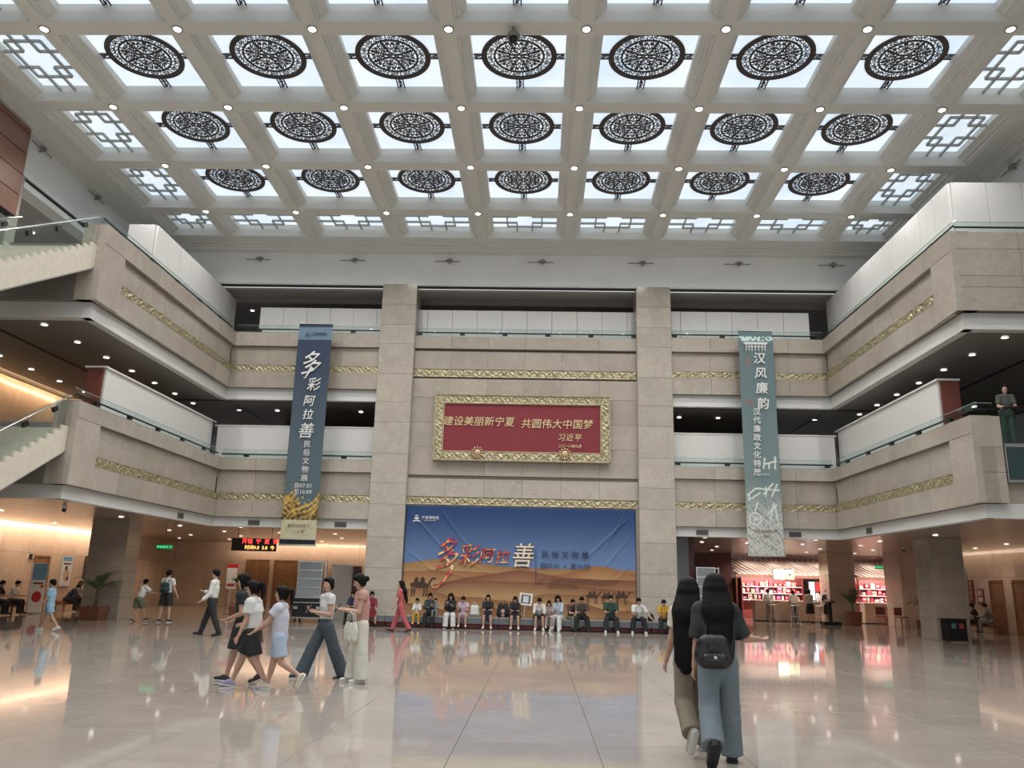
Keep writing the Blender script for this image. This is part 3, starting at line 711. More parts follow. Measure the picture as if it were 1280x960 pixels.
# ================================================================== prints and banners
def sstep(a, b, x):
    t = np.clip((x-a)/(b-a), 0, 1); return t*t*(3-2*t)
def lin(c): return tuple((x/255/12.92 if x/255 <= .04045 else ((x/255+.055)/1.055)**2.4) for x in c)
def printmat(name, rough=.5):
    m, nt, b = principled(name); a = nt.nodes.new('ShaderNodeVertexColor'); a.layer_name = 'print'
    nt.links.new(a.outputs['Color'], b.inputs['Base Color']); b.inputs['Roughness'].default_value = rough; MATS[name] = m
    return m
M_PRINT = printmat('printed_cloth', .6)
def cloth(name, w, h, nx, nz, colf, dispf, parent, m=M_PRINT):
    """upright printed sheet, origin at lower left, facing -Y"""
    u = np.linspace(0, 1, nx+1); v = np.linspace(0, 1, nz+1); U, V = np.meshgrid(u, v)
    D = dispf(U*w, V*h)
    P = np.stack([U*w, -D, V*h], -1).reshape(-1, 3); n = nx+1
    i = np.arange(nx)[None, :]+np.arange(nz)[:, None]*n
    F = np.stack([i, i+1, i+1+n, i+n], -1).reshape(-1, 4)
    me = bpy.data.meshes.new(name); me.from_pydata(P.tolist(), [], F.tolist()); me.materials.append(m)
    c = colf(U*w, V*h).reshape(-1, 3)
    at = me.color_attributes.new('print', 'FLOAT_COLOR', 'POINT'); at.data.foreach_set('color', np.concatenate([c, np.ones((len(c), 1))], 1).ravel().astype(np.float32))
    me.polygons.foreach_set('use_smooth', [True]*len(F)); me.update()
    o = bpy.data.objects.new(name, me); COL.objects.link(o); o.parent = parent
    sm = o.modifiers.new('thickness', 'SOLIDIFY'); sm.thickness = .006; sm.offset = -1
    return o
def mixc(a, b, t): return np.array(a)[None, None, :]*(1-t[..., None])+np.array(b)[None, None, :]*t[..., None]
BW, BH = 8.06, 3.72; BX0, BZ0 = -4.67, .36
def desert(x, z):
    v = z/BH; t = sstep(.36, 1.0, v)
    c = mixc(lin((112, 142, 190)), lin((14, 62, 118)), t)
    c = c*(1-.0*x[..., None])
    # dunes from the back to the front: ridge height function, crest colour, foot colour
    dun = [(1.66+.0*x-.20*np.cos((x-1.5)*1.25)*0+.26*np.exp(-((x-1.6)/1.35)**2)+.0, lin((170, 122, 74)), lin((218, 190, 138)), .7),
           (1.46+.30*np.exp(-((x-6.75)/.9)**2)+.04*np.sin(x), lin((168, 108, 66)), lin((216, 182, 128)), .75),
           (1.33+.24*np.exp(-((x-4.1)/1.1)**2)-.5*np.exp(-((x-.3)/1.3)**2), lin((138, 80, 62)), lin((196, 148, 102)), .6),
           (1.02+.22*np.exp(-((x-3.4)/2.0)**2)-.20*np.exp(-(x/1.3)**2)+.05*np.sin(x*1.4), lin((140, 88, 60)), lin((206, 164, 114)), .5),
           (.70+.14*np.sin(x*1.1+1.2)+.05*np.sin(x*2.9), lin((158, 106, 68)), lin((212, 174, 122)), .5),
           (.36+.12*np.sin(x*.9+3.0)+.04*np.sin(x*3.3), lin((150, 94, 60)), lin((200, 158, 108)), .4)]
    for r, cc, cf, dep in dun:
        m = (z < r); tt = np.clip((r-z)/dep, 0, 1); st = .5+.5*np.sin((z*9+x*3.1+np.sin(x*2)*1.5))
        cd = mixc(cc, cf, np.clip(tt*.9+.10*st*tt, 0, 1)); c = np.where(m[..., None], cd, c)
    # camels: silhouettes printed at the lower left and lower right
    def camel(cx, cz, s):
        nonlocal c
        X = (x-cx)/s; Z = (z-cz)/s
        b = ((X/.52)**2+((Z-.62)/.17)**2 < 1) | (((X+.16)/.13)**2+((Z-.82)/.22)**2 < 1) | (((X-.18)/.13)**2+((Z-.84)/.22)**2 < 1)
        for lx in (-.42, -.28, .26, .42): b |= (abs(X-lx-.03*np.sin(Z*6)) < .045) & (Z > 0) & (Z < .6)
        b |= (abs(X-.5-(Z-.6)*.55) < .07) & (Z > .52) & (Z < .98); b |= (((X-.80)/.15)**2+((Z-.98)/.06)**2 < 1)
        c = np.where(b[..., None], np.array(lin((72, 46, 30))), c)
    camel(.58, .62, .62)
    for cx, s in ((6.55, .40), (7.05, .36), (7.55, .42)): camel(cx, .52, s)
    return c*.74
def folds(x, z):
    d = .012+.004*np.sin(x*3.1)*np.sin(z*2.3)
    for (x0, z0, x1, z1, a) in ((.15, 3.5, 1.7, 1.9, .018), (1.2, 3.6, 2.9, 1.5, .016), (.1, 2.2, 1.4, 1.2, .014), (.3, 1.7, 2.9, 1.15, .010), (1.5, 2.2, 3.3, 1.3, .012), (7.9, 3.5, 6.0, 1.7, .022), (7.8, 3.7, 6.9, 2.2, .018), (7.9, 2.8, 6.6, 1.3, .012), (7.9, 1.9, 7.0, .8, .012)):
        dx, dz = x1-x0, z1-z0; L = math.hypot(dx, dz); s = ((x-x0)*dx+(z-z0)*dz)/L; p = ((x-x0)*dz-(z-z0)*dx)/L
        d = d+a*np.exp(-(p/.05)**2)*sstep(0, .3, s)*(1-sstep(L*.6, L, s))
    return d
t = thing('exhibition_banner', 'huge blue desert banner with calligraphy hanging on the back wall between the pillars', 'banner', (BX0, CY-.07, BZ0))
cl = cloth('printed_sheet', BW, BH, 400, 190, desert, folds, t)
MB().box(-.02, BW+.02, 0, .05, -.03, BH+.02).build('frame', M_BLACK, t)
def strokefont(ch, size, x, z, mats, name='calligraphy', shear=.18, off=.006, sx=1.0, par=None, y=-.06):
    # brush characters: outline layer behind, coloured layer in front
    o = text(ch, size, (x, y, z), mats[1], par or t, name, ext=.003, shear=shear, off=off+.006, sx=sx)
    p = text(ch, size, (x, y-.012, z), mats[0], par or t, name, ext=.003, shear=shear, off=off, sx=sx)
M_CAL = mat('calligraphy_red_gold', (.50, .10, .07), .5, noise=0)
def calmat():
    m, nt, b = principled('calligraphy_print'); N = nt.nodes.new; L = nt.links.new
    tc = N('ShaderNodeTexCoord'); n = N('ShaderNodeTexNoise'); n.inputs['Scale'].default_value = 3.2; n.inputs['Detail'].default_value = 2; L(tc.outputs['Object'], n.inputs['Vector'])
    r = N('ShaderNodeValToRGB'); e = r.color_ramp.elements; e[0].position = .36; e[0].color = (.22, .05, .16, 1); e[1].position = .46; e[1].color = (.50, .05, .03, 1)
    k = r.color_ramp.elements.new(.54); k.color = (.62, .22, .08, 1); k = r.color_ramp.elements.new(.62); k.color = (.75, .58, .36, 1)
    L(n.outputs['Fac'], r.inputs['Fac']); L(r.outputs['Color'], b.inputs['Base Color']); b.inputs['Roughness'].default_value = .5
    return m
M_CAL = calmat(); M_OUT = mat('calligraphy_outline', (.05, .02, .05), .5); M_OUTB = mat('outline_blue', (.03, .05, .12), .5)
M_PRW = mat('print_white', (.72, .72, .70), .5); M_PRN = mat('print_navy', (.035, .05, .10), .5); M_PRB = mat('print_brown', (.14, .08, .04), .5); M_PRG = mat('print_pale_gold', (.70, .60, .44), .5)
# brush tail of the first big character
strokefont('多', 1.20, 1.50, 2.00, (M_CAL, M_OUT), off=.004, sx=.72)
MB().add([], []).strip([(1.62, 0), (1.58, 1)], 1, 0, 0) if False else None
tail = MB(); pts = [(1.72, 1.70), (1.66, 1.50), (1.52, 1.28), (1.34, 1.06), (1.18, .92), (1.06, .93), (1.02, 1.02)]; ww = [.10, .12, .11, .08, .06, .05, .03]
tail.strip(pts, ww, 0, .004); tm = tail.mesh('brush_tail', M_CAL); inst('brush_tail', tm, t, mw=Matrix(((1, 0, 0, 0), (0, 0, -1, -.065), (0, 1, 0, 0), (0, 0, 0, 1))))
strokefont('彩', .84, 2.26, 1.98, (M_CAL, M_OUT), off=.004, sx=.85)
strokefont('阿', .54, 2.88, 2.02, (M_CAL, M_OUT), off=.003)
strokefont('拉', .52, 3.42, 1.98, (M_CAL, M_OUT), off=.003)
strokefont('善', .88, 4.12, 2.02, (M_PRG, M_OUT), off=.004, sx=.9)
text('民 俗 文 物 展', .27, (5.62, -.06, 2.12), M_PRN, t, 'lettering', off=.002)
text('自07.01  ▪  至10.09', .215, (5.62, -.06, 1.74), M_PRN, t, 'lettering', off=.002)
MB().box(4.60, 4.62, -.045, -.04, 1.1, 2.25).build('divider_line', M_PRN, t)
text('主办单位： 宁夏回族自治区文物局 · 阿拉善盟文化旅游局     承办单位： 宁夏博物馆', .075, (6.05, -.06, 1.30), M_PRB, t)
text('支持单位： 阿拉善博物馆 · 内蒙古博物院     协办单位： 阿拉善盟文物保护中心', .075, (5.95, -.06, 1.19), M_PRB, t)
text('展览地点： 临时展厅 · 二层展厅', .075, (5.55, -.06, 1.08), M_PRB, t)
text('宁夏博物馆', .125, (.86, -.05, 3.30), M_PRW, t); text('NINGXIA MUSEUM', .05, (.86, -.05, 3.21), M_PRW, t)
def logo(par, x, z, s, y, m):
    b = MB(); P = lambda pts, w: inst('emblem', MB().strip([(px*s, pz*s) for px, pz in pts], w*s, 0, .003).mesh('emblem', m), par, mw=Matrix(((1, 0, 0, x), (0, 0, -1, y), (0, 1, 0, z), (0, 0, 0, 1))))
    P([(-.5, -.4), (0, -.3), (.5, -.4)], .14); P([(-.35, -.05), (0, .15), (.35, -.05)], .13); P([(-.2, .3), (0, .42), (.2, .3)], .12); P([(-.1, -.3), (-.05, .05)], .1); P([(.1, -.3), (.05, .05)], .1)
logo(t, .38, 3.28, .26, -.05, M_PRW)

# red and gold plaque
t = thing('plaque', 'red board with gold lettering in a carved gold frame above the blue banner', 'plaque', (-3.79, CY-.20, 5.73))
PW, PH = 6.29, 2.38
MB().box(.28, PW-.28, .02, .08, .28, PH-.28).build('red_board', mat('plaque_red', (.19, .014, .022), .6, noise=.05, nscale=1), t)
MB().box(.02, PW-.02, .08, .17, .02, PH-.02).build('backing', M_WOOD, t)
for (O, U, L) in (((0, -.02, 0), (1, 0, 0), PW), ((0, -.02, PH-.30), (1, 0, 0), PW)): frieze_relief(t, O, U, L, .30, 'frame_rail')
def vert_relief(x):
    nz = int(PH/.03); nx = 9; b = MB()
    for i in range(nz+1):
        for k in range(nx+1):
            u = i*PH/nz; w = k/nx; ph = u*2*PI/.62
            e = math.exp(-((w-.5-.34*math.sin(ph))/.16)**2)+.8*math.exp(-((w-.5+.3*math.sin(ph+1))/.13)**2)+.5*math.sin(ph*4+w*9)*math.sin(w*PI)
            if k in (0, nx): e = .9
            b.v.append((x+w*.30, -.04-.028*e, u))
    for i in range(nz):
        for k in range(nx): a = i*(nx+1)+k; b.f.append((a, a+1, a+nx+2, a+nx+1))
    b.build('frame_stile', M_GOLD, t, True)
vert_relief(0); vert_relief(PW-.30)
M_INNER = mat('gold_inner', (.50, .36, .22), .35, metal=.3)
for a in ((.30, PW-.30, .29, .33), (.30, PW-.30, PH-.33, PH-.29)): MB().box(a[0], a[1], -.03, .02, a[2], a[3]).build('inner_bead', M_INNER, t)
for a in ((.29, .33), (PW-.33, PW-.29)): MB().box(a[0], a[1], -.03, .02, .30, PH-.30).build('inner_bead', M_INNER, t)
for a in ((-.03, PW+.03, -.03, .02), (-.03, PW+.03, PH-.02, PH+.03)): MB().box(a[0], a[1], -.09, .1, a[2], a[3]).build('outer_bead', M_GOLD, t)
for a in ((-.03, .02), (PW-.02, PW+.03)): MB().box(a[0], a[1], -.09, .1, 0, PH).build('outer_bead', M_GOLD, t)
M_GLET = mat('gold_letters', (.72, .58, .33), .35, metal=.3)
text('建设美丽新宁夏', .37, (1.58, .0, 1.39), M_GLET, t, 'gold_lettering', ext=.012, shear=.12, off=.0)
text('共圆伟大中国梦', .37, (4.40, .0, 1.34), M_GLET, t, 'gold_lettering', ext=.012, shear=.12, off=.0)
text('习近平', .28, (4.86, .0, .86), M_GLET, t, 'gold_lettering', ext=.012, shear=.15, off=.0, space=1.08)
text('二〇一八年九月', .12, (4.88, .0, .56), M_GLET, t, 'gold_lettering', ext=.008, off=.002)
med = MB().lathe([(.001, 0), (.12, .0), (.12, .03), (.10, .05), (.05, .07), (.001, .075)], n=20)
for px, nm in ((1.57, 'a'), (4.69, 'b')):
    r = inst('gold_medallion', med.mesh('gold_medallion', M_INNER, True), t, mw=Matrix(((1, 0, 0, px), (0, 0, -1, -.07), (0, 1, 0, .26), (0, 0, 0, 1))))
    for k in range(12):
        a = k*PI/6; q = MB().tube([(.12*math.cos(a), .12*math.sin(a), .01), (.20*math.cos(a), .20*math.sin(a), .03), (.235*math.cos(a), .235*math.sin(a), .01)], [.03, .036, .01], 6)
        q.build('petal', M_INNER, r, True)

# side banners
LBW, LBZ0, LBZ1 = 1.24, 2.62, 10.55
def ban_left(x, z):
    H = LBZ1-LBZ0; v = z/H; t_ = sstep(.2, 1, v)
    c = mixc(lin((78, 96, 104)), lin((30, 44, 72)), t_)
    c = np.where(((v > .925) & (v < .985))[..., None], np.array(lin((98, 122, 142))), c)
    rng = np.random.RandomState(3); n = np.zeros_like(x)
    for k in range(60):
        fx, fz, ph = rng.uniform(3, 40), rng.uniform(3, 40), rng.uniform(0, 6.28); n += np.sin(x*fx+z*fz*rng.choice([-1, 1])+ph)/math.sqrt(60)
    top = .20+.03*np.sin(x*5+.6)+.02*n
    tr = (v < top) & (v > .105); cc = mixc(lin((64, 48, 26)), lin((196, 164, 84)), np.clip(.5+.55*n, 0, 1)); c = np.where(tr[..., None], cc, c)
    c = np.where(((v > .105) & (v < .13))[..., None], cc*.6, c)
    c = np.where((v <= .105)[..., None], mixc(lin((176, 170, 138)), lin((190, 186, 158)), np.clip(.5+.4*n, 0, 1)), c)
    return c
t = thing('hanging_banner', 'long dark blue vertical banner with white calligraphy hanging left of the pillars', 'banner', (-8.88, 27.98, LBZ0))
cloth('printed_sheet', LBW, LBZ1-LBZ0, 60, 380, ban_left, lambda x, z: .01*np.sin(x*4.2+z*.5)+.004*np.sin(z*3), t)
MB().box(-.03, LBW+.03, -.02, .02, -.06, .0).build('bottom_bar', M_STEEL, t); MB().box(-.03, LBW+.03, -.02, .02, .15, .18).build('bottom_bar', M_STEEL, t); MB().box(0, LBW, -.03, -.015, 0, .15).build('weight_bag', M_BLACK, t)
MB().box(-.03, LBW+.03, -.02, .02, LBZ1-LBZ0, LBZ1-LBZ0+.04).build('top_bar', M_STEEL, t)
for x in (.15, LBW-.15): MB().cyl((x, .0, LBZ1-LBZ0), (x, .6, LBZ1-LBZ0+.1), .006, n=6).build('cord', M_BLACK, t)
for ch, sz, x, z, sx in (('多', .95, .56, 6.38, .8), ('彩', .52, .72, 5.62, .95), ('阿', .42, .60, 5.02, 1), ('拉', .40, .60, 4.52, 1), ('善', .58, .58, 3.92, 1)):
    text(ch, sz, (x, -.04, z), M_PRW, t, 'calligraphy', shear=.15, off=.002, sx=sx)
b = MB().strip([(.52, 6.15), (.44, 5.95), (.34, 5.78), (.28, 5.80)], [.07, .06, .04, .02], 0, .004).mesh('brush_tail', M_PRW); inst('brush_tail', b, t, mw=Matrix(((1, 0, 0, .05), (0, 0, -1, -.042), (0, 1, 0, .1), (0, 0, 0, 1))))
for k, ch in enumerate('民俗文物展'): text(ch, .26, (.68, -.04, 3.46-.30*k), M_PRW, t)
text('自07.01', .20, (.66, -.04, 2.00), M_PRW, t); text('至10.09', .20, (.66, -.04, 1.78), M_PRW, t)
text('展览时间地点', .115, (.62, -.04, .62), M_PRB, t, space=1.25); text('二三楼', .115, (.62, -.04, .42), M_PRB, t, space=1.6)
text('宁夏博物馆', .12, (.76, -.04, 7.55), M_PRN, t); logo(t, .34, 7.54, .18, -.04, M_PRN)

RBZ0, RBZ1 = 2.60, 10.50
def ban_right(x, z):
    H = RBZ1-RBZ0; v = z/H; c = mixc(lin((112, 132, 133)), lin((88, 108, 112)), sstep(.1, 1, v))
    rng = np.random.RandomState(5); n = np.zeros_like(x)
    for k in range(60):
        fx, fz, ph = rng.uniform(4, 50), rng.uniform(4, 50), rng.uniform(0, 6.28); n += np.sin(x*fx+z*fz*rng.choice([-1, 1])+ph)/math.sqrt(60)
    t2 = (1-sstep(.08, .34, v))*np.clip(.8+.5*n, 0, 1); c = c*(1-t2[..., None])+np.array(lin((196, 194, 188)))*t2[..., None]
    m = (v > .955) & (v < .975) & (n > -.4); c = np.where(m[..., None], np.array(lin((190, 214, 210))), c)
    # brush drawings: figures, wheel and horses in pale line
    for (cx, cz, r) in ((.30, 1.22, .20), (.32, 1.22, .05)): d = np.hypot(x-cx, z-cz); c = np.where((abs(d-r) < .018)[..., None], np.array(lin((214, 218, 212))), c)
    for (x0, z0, x1, z1) in ((.08, 2.02, .35, 2.25), (.35, 2.25, 1.15, 2.2), (.2, 1.9, .5, 2.1), (.12, 1.85, .12, 2.05), (.62, 2.05, .95, 2.42), (.7, 2.0, .72, 2.3), (.9, 2.0, 1.1, 2.4), (.75, 1.4, 1.05, 1.7), (.8, 1.2, .95, 1.75), (.3, 1.5, .4, 1.75), (1.05, 1.2, 1.0, 1.6), (.66, 2.95, .72, 3.3), (.72, 3.1, 1.1, 3.2), (.85, 2.95, .86, 3.15), (1.06, 2.95, 1.08, 3.35)):
        dx, dz = x1-x0, z1-z0; L = math.hypot(dx, dz); s = np.clip(((x-x0)*dx+(z-z0)*dz)/L, 0, L); d = np.hypot(x-x0-s*dx/L, z-z0-s*dz/L); c = np.where((d < .028)[..., None], np.array(lin((208, 214, 208))), c)
    for (cx, cz, w_, h_) in ((.31, 6.76, .07, .2), (.30, 5.28, .18, .07)): c = np.where((((x-cx)/w_)**2+((z-cz)/h_)**2 < 1)[..., None], np.array(lin((128, 100, 96))), c)
    return c
t = thing('hanging_banner', 'long grey green vertical banner with white characters hanging right of the pillars', 'banner', (7.08, 27.98, RBZ0))
cloth('printed_sheet', 1.22, RBZ1-RBZ0, 60, 380, ban_right, lambda x, z: .01*np.sin(x*3.7+z*.4)+.003*np.sin(z*2.6), t)
MB().box(-.03, 1.25, -.02, .02, RBZ1-RBZ0, RBZ1-RBZ0+.04).build('top_bar', M_STEEL, t); MB().box(-.02, 1.24, -.015, .015, -.03, .0).build('bottom_bar', M_STEEL, t)
for x in (.15, 1.07): MB().cyl((x, .0, RBZ1-RBZ0), (x, .6, RBZ1-RBZ0+.1), .006, n=6).build('cord', M_BLACK, t)
for k, ch in enumerate('汉风廉韵'): text(ch, .44, (.70+.03*k*.5, -.04, 6.86-.55*k), M_PRW, t, 'calligraphy', shear=.08, off=.004)
for k, ch in enumerate('汉代廉政文化特展'): text(ch, .27, (.52-.012*k, -.04, 4.92-.305*k), M_PRW, t, off=.003)
b = MB()
b.box(.20, 1.0, -.045, -.04, 7.40, 7.46)
for x in (.26, .36, .46, .58, .70, .82, .92): b.box(x-.015, x+.015, -.045, -.04, 7.16, 7.40)
b.box(.24, .96, -.045, -.04, 7.30, 7.33); b.box(.16, 1.04, -.045, -.04, 7.45, 7.48)
b.build('printed_pavilion', M_PRW, t)
text('二〇二六年七月', .07, (.62, -.04, 2.72), M_PRW, t); text('历史文物展示厅', .10, (.62, -.04, .80), M_PRB, t, space=1.2); text('主办', .10, (.62, -.04, .62), M_PRB, t)

# LED notice, exit signs
t = thing('led_sign', 'black hanging LED board with glowing red characters under the left gallery', 'sign', (-11.3, 30.0, 2.42), 0)
M_LEDR = emis('led_red', (1, .06, .05), 2.6); M_LEDY = emis('led_yellow', (1, .55, .15), 2.6)
MB().box(0, 1.66, 0, .09, 0, .46).build('housing', M_BLACK, t); MB().box(.01, 1.65, -.008, 0, .01, .45).build('screen', mat('led_screen', (.01, .006, .006), .3), t)
for x in (.2, 1.46): MB().cyl((x, .05, .46), (x, .05, .87), .012, n=6).build('rod', M_BLACK, t)
text('开馆  宁  夏  博', .20, (1.06, -.012, .34), M_LEDR, t, 'led_text', ext=.002, space=1.02); text('时间9.0  5.0  今', .17, (1.06, -.012, .12), M_LEDY, t, 'led_text', ext=.002)
M_EXIT = emis('exit_green', (.10, .85, .35), 1.6)
def exitsign(label, loc, w=.62):
    t = thing('exit_sign', label, 'sign', loc)
    MB().box(0, w, 0, .04, 0, .17).build('housing', mat('exit_body', (.03, .22, .10), .4), t); MB().cyl((w/2, .02, .17), (w/2, .02, 3.3-loc[2]), .01, n=6).build('rod', M_BLACK, t)
    text('安全出口 →', .11, (w/2, -.006, .085), M_EXIT, t, 'sign_lettering', ext=.001)
exitsign('small green exit sign hanging under the left gallery', (-14.3, 30.4, 2.42)); exitsign('small green exit sign hanging in front of the shop roof', (16.5, 41.0, 2.62), .5)

# dark vents in the white fascia
t0 = None
for lab, x, y, z, rz in (('leftmost dark vent slot in the fascia of the lower left gallery', XL+.02-.24, 26.5, 3.30, PI/2),):
    pass
def vent(label, loc, rz):
    t = thing('fascia_vent', label, 'vent', loc, rz, 'vents in the lower gallery fascia')
    MB().box(0, .42, -.02, .01, 0, .17).build('frame', M_SOFFIT, t)
    for k in range(4): MB().box(.02, .40, -.03, -.018, .02+.038*k, .035+.038*k).build('slat', M_BLACK, t)
vent('vent slot in the fascia of the lower back gallery, left of the dark blue banner', (-10.3, YB+.21, 3.28), 0)
vent('vent slot in the fascia between the dark blue banner and the left pillar', (-7.2, YB+.21, 3.28), 0)
vent('vent slot in the fascia between the right pillar and the grey green banner', (5.5, YB+.21, 3.28), 0)
vent('vent slot in the fascia right of the grey green banner', (8.7, YB+.21, 3.28), 0)
vent('vent slot in the fascia of the lower left side gallery', (XL-.21, 25.9, 3.28), PI/2)
vent('vent slot in the fascia of the lower right side gallery', (XR+.21, 26.4, 3.28), -PI/2)

# wall-mounted nozzle devices on the white frieze
nz_rod = MB().tube([(-.55, -.12, 0), (.42, -.12, 0)], .018, 6).mesh('rod', M_SOFFIT); nz_body = MB().lathe([(.001, -.07), (.07, -.05), (.09, .02), (.05, .08), (.001, .09)], (0, -.12, .02), 12).mesh('body', M_SOFFIT, True)
nz_br = MB().bar((0, 0, -.05), (0, -.12, 0), .03, .03).bar((-.15, -.12, .02), (.12, -.12, .05), .06, .06).mesh('bracket', M_SOFFIT)
def nozzle(label, loc, rz):
    t = thing('wall_detector', label, 'detector', loc, rz, 'rod shaped detectors on the white frieze'); inst('rod', nz_rod, t); inst('body', nz_body, t); inst('bracket', nz_br, t)
for k, x in enumerate((-10.76, -7.12, -3.52, 0, 3.76, 7.34, 10.8)): nozzle('grey rod detector on the white back frieze, %s from the left' % ORD[k], (x, YB, 13.24), 0)
nozzle('grey rod detector on the left white frieze, nearer one', (-14.7, 20.75, 13.4), PI/2); nozzle('grey rod detector on the left white frieze, farther one', (-14.7, 23.75, 13.4), PI/2)
nozzle('grey rod detector on the right white frieze', (XW, 21.2, 13.3), -PI/2)
# camera dome hanging from the beam near the top centre
t = thing('dome_camera', 'dark dome camera hanging from a ceiling beam near the top centre', 'camera', (-.74, BY-.02, ZC))
MB().cyl((0, 0, 0), (0, 0, -.16), .04).build('stem', M_SOFFIT, t); MB().lathe([(.13, -.15), (.15, -.2), (.14, -.26), (.001, -.27)], n=18).build('housing', M_SOFFIT, t, True); MB().lathe([(.10, -.26), (.095, -.33), (.05, -.38), (.001, -.39)], n=18).build('dome', M_BLACK, t, True)
def smalldome(label, loc):
    t = thing('dome_camera', label, 'camera', loc); MB().cyl((0, 0, 0), (0, 0, -.08), .05).build('base', M_HOARD, t); MB().lathe([(.06, -.08), (.055, -.13), (.03, -.16), (.001, -.165)], n=14).build('dome', M_BLACK, t, True)
smalldome('small dome camera on the ceiling under the left gallery', (-13.4, 22.6, 3.3)); smalldome('small dome camera on the ceiling under the right gallery', (12.9, 21.2, 3.3)); smalldome('small dome camera on the ceiling before the shop', (14.9, 34.0, 3.3))

# ================================================================== doors, posters and signs on the walls
def wall_door(nm, label, P, U, w, h, m, leaves=1):
    t = struct(nm, label); U = Vector(U).normalized(); N = U.cross(Vector((0, 0, 1))); P = Vector(P)
    def bx(n, u0, u1, n0, n1, z0, z1, mm, par=t):
        q = lambda u, k, z: P+U*u+N*k+Vector((0, 0, z))
        return MB().hexa([q(u0, n0, z0), q(u1, n0, z0), q(u1, n1, z0), q(u0, n1, z0), q(u0, n0, z1), q(u1, n0, z1), q(u1, n1, z1), q(u0, n1, z1)]).build(n, mm, par)
    bx('door_frame', -.08, 0, 0, .06, 0, h+.08, m); bx('door_frame', w, w+.08, 0, .06, 0, h+.08, m); bx('door_frame', 0, w, 0, .06, h, h+.08, m)
    for k in range(leaves):
        a = w/leaves*k; l = bx('door_leaf', a+.008, a+w/leaves-.008, 0, .03, .01, h-.008, M_WOOD)
        hx = a+(w/leaves-.12 if k == 0 else .08); bx('door_handle', hx, hx+.03, .03, .07, .9, 1.15, M_STEEL, l)
wall_door('door_1', 'brown wooden door in the left wall', (-19.39, 31.3, 0), (0, 1, 0), .85, 2.05, M_WOOD)
wall_door('door_2', 'tall brown lift lobby door, left of a pair', (-15.4, 43.5, 0), (1, 0, 0), 1.1, 2.35, M_WOOD, 2)
wall_door('door_3', 'tall brown lift lobby door, right of a pair', (-13.9, 43.5, 0), (1, 0, 0), 1.1, 2.35, M_WOOD, 2)
wall_door('door_4', 'brown door in the right wall behind the seated pair', (18.49, 34.5, 0), (0, -1, 0), .8, 2.0, M_WOOD)
wall_door('door_5', 'brown door at the right edge of the view', (18.49, 32.85, 0), (0, -1, 0), 1.2, 2.0, M_WOOD, 2)
wall_door('door_6', 'dark door in the right wall beside the stone pillar', (18.49, 37.2, 0), (0, -1, 0), .8, 2.5, M_GREY)
def hydrant(label, x):
    t = thing('hydrant_cabinet', label, 'cabinet', (x, 43.49, .1), 0, 'hydrant cabinets in the lift lobby wall')
    M = M_WARM
    MB().box(0, .86, -.02, 0, 0, 1.55).build('door_panel', M, t)
    for a in ((0, .86, 0, .02), (0, .86, 1.53, 1.55), (0, .02, 0, 1.55), (.84, .86, 0, 1.55)): MB().box(a[0], a[1], -.03, -.018, a[2], a[3]).build('metal_edge', M_WOOD, t)
    MB().box(.25, .60, -.03, -.018, 1.30, 1.40).build('red_label', mat('label_red', (.5, .05, .03), .5), t); MB().box(.25, .60, -.03, -.018, .95, 1.05).build('red_label', MATS['label_red'], t)
hydrant('stone faced hydrant cabinet left of the lift doors', -16.4); hydrant('stone faced hydrant cabinet right of the lift doors', -12.2)
def poster(label, P, U, w, h, cols, nm='poster', cat='poster'):
    t = thing(nm, label, cat, P); U = Vector(U).normalized(); N = U.cross(Vector((0, 0, 1)))
    q = lambda u, k, z: U*u+N*k+Vector((0, 0, z))
    def bx(n, u0, u1, n0, n1, z0, z1, mm): return MB().hexa([q(u0, n0, z0), q(u1, n0, z0), q(u1, n1, z0), q(u0, n1, z0), q(u0, n0, z1), q(u1, n0, z1), q(u1, n1, z1), q(u0, n1, z1)]).build(n, mm, t)
    bx('board', 0, w, 0, .03, 0, h, cols[0])
    for (a, b, c, d, m, kind) in cols[1:]:
        if kind == 'disc':
            mb = MB(); n = 20; cx, cz, r = a, b, c
            mb.v = [tuple(q(cx, .034, cz))]+[tuple(q(cx+r*math.cos(2*PI*k/n), .034, cz+r*math.sin(2*PI*k/n))) for k in range(n)]
            mb.f = [(0, 1+k, 1+(k+1) % n) for k in range(n)]; mb.build('printed_disc', m, t)
        else: bx('printed_field', a, b, .03, .033, c, d, m)
    return t
PB = mat('poster_blue', (.12, .30, .48), .4); PWt = mat('poster_white', (.62, .64, .66), .4); PR = mat('poster_red', (.42, .02, .03), .4); PDK = mat('poster_dark', (.05, .04, .035), .4); PBG = mat('poster_beige', (.50, .38, .26), .4)
t = poster('tall pull-up poster with blue top and red disc beside the left bench', (-18.5, 29.8, .05), (.35, 1, 0), .62, 1.75, [PWt, (.02, .60, 1.15, 1.73, PB, 'b'), (.31, .55, .2, 0, PR, 'disc'), (.48, .92, .06, 0, PR, 'disc'), (.1, .5, 1.0, 1.06, PDK, 'b')], 'pullup_poster', 'poster')
MB().box(-.05, .3, -.1, .62, -.05, 0).build('foot', M_STEEL, t)
t = poster('white poster with a painted figure on the left wall', (-19.38, 33.1, .95), (0, 1, 0), .75, 1.2, [PWt, (.05, .70, 1.0, 1.18, PB, 'b'), (.38, .45, .22, 0, PBG, 'disc'), (.34, .72, .10, 0, PDK, 'disc'), (.5, .3, .09, 0, PR, 'disc'), (.1, .65, .86, .93, PDK, 'b')])
t = poster('narrow black sign with vertical characters on the left wall', (-19.38, 34.8, 1.25), (0, 1, 0), .34, .95, [PDK], 'wall_sign', 'sign')
for k, ch in enumerate('临时展厅'): text(ch, .17, (.04, .17, .80-.2*k), M_PRG, t, 'sign_lettering', rot=(PI/2, 0, PI/2), ext=.001)
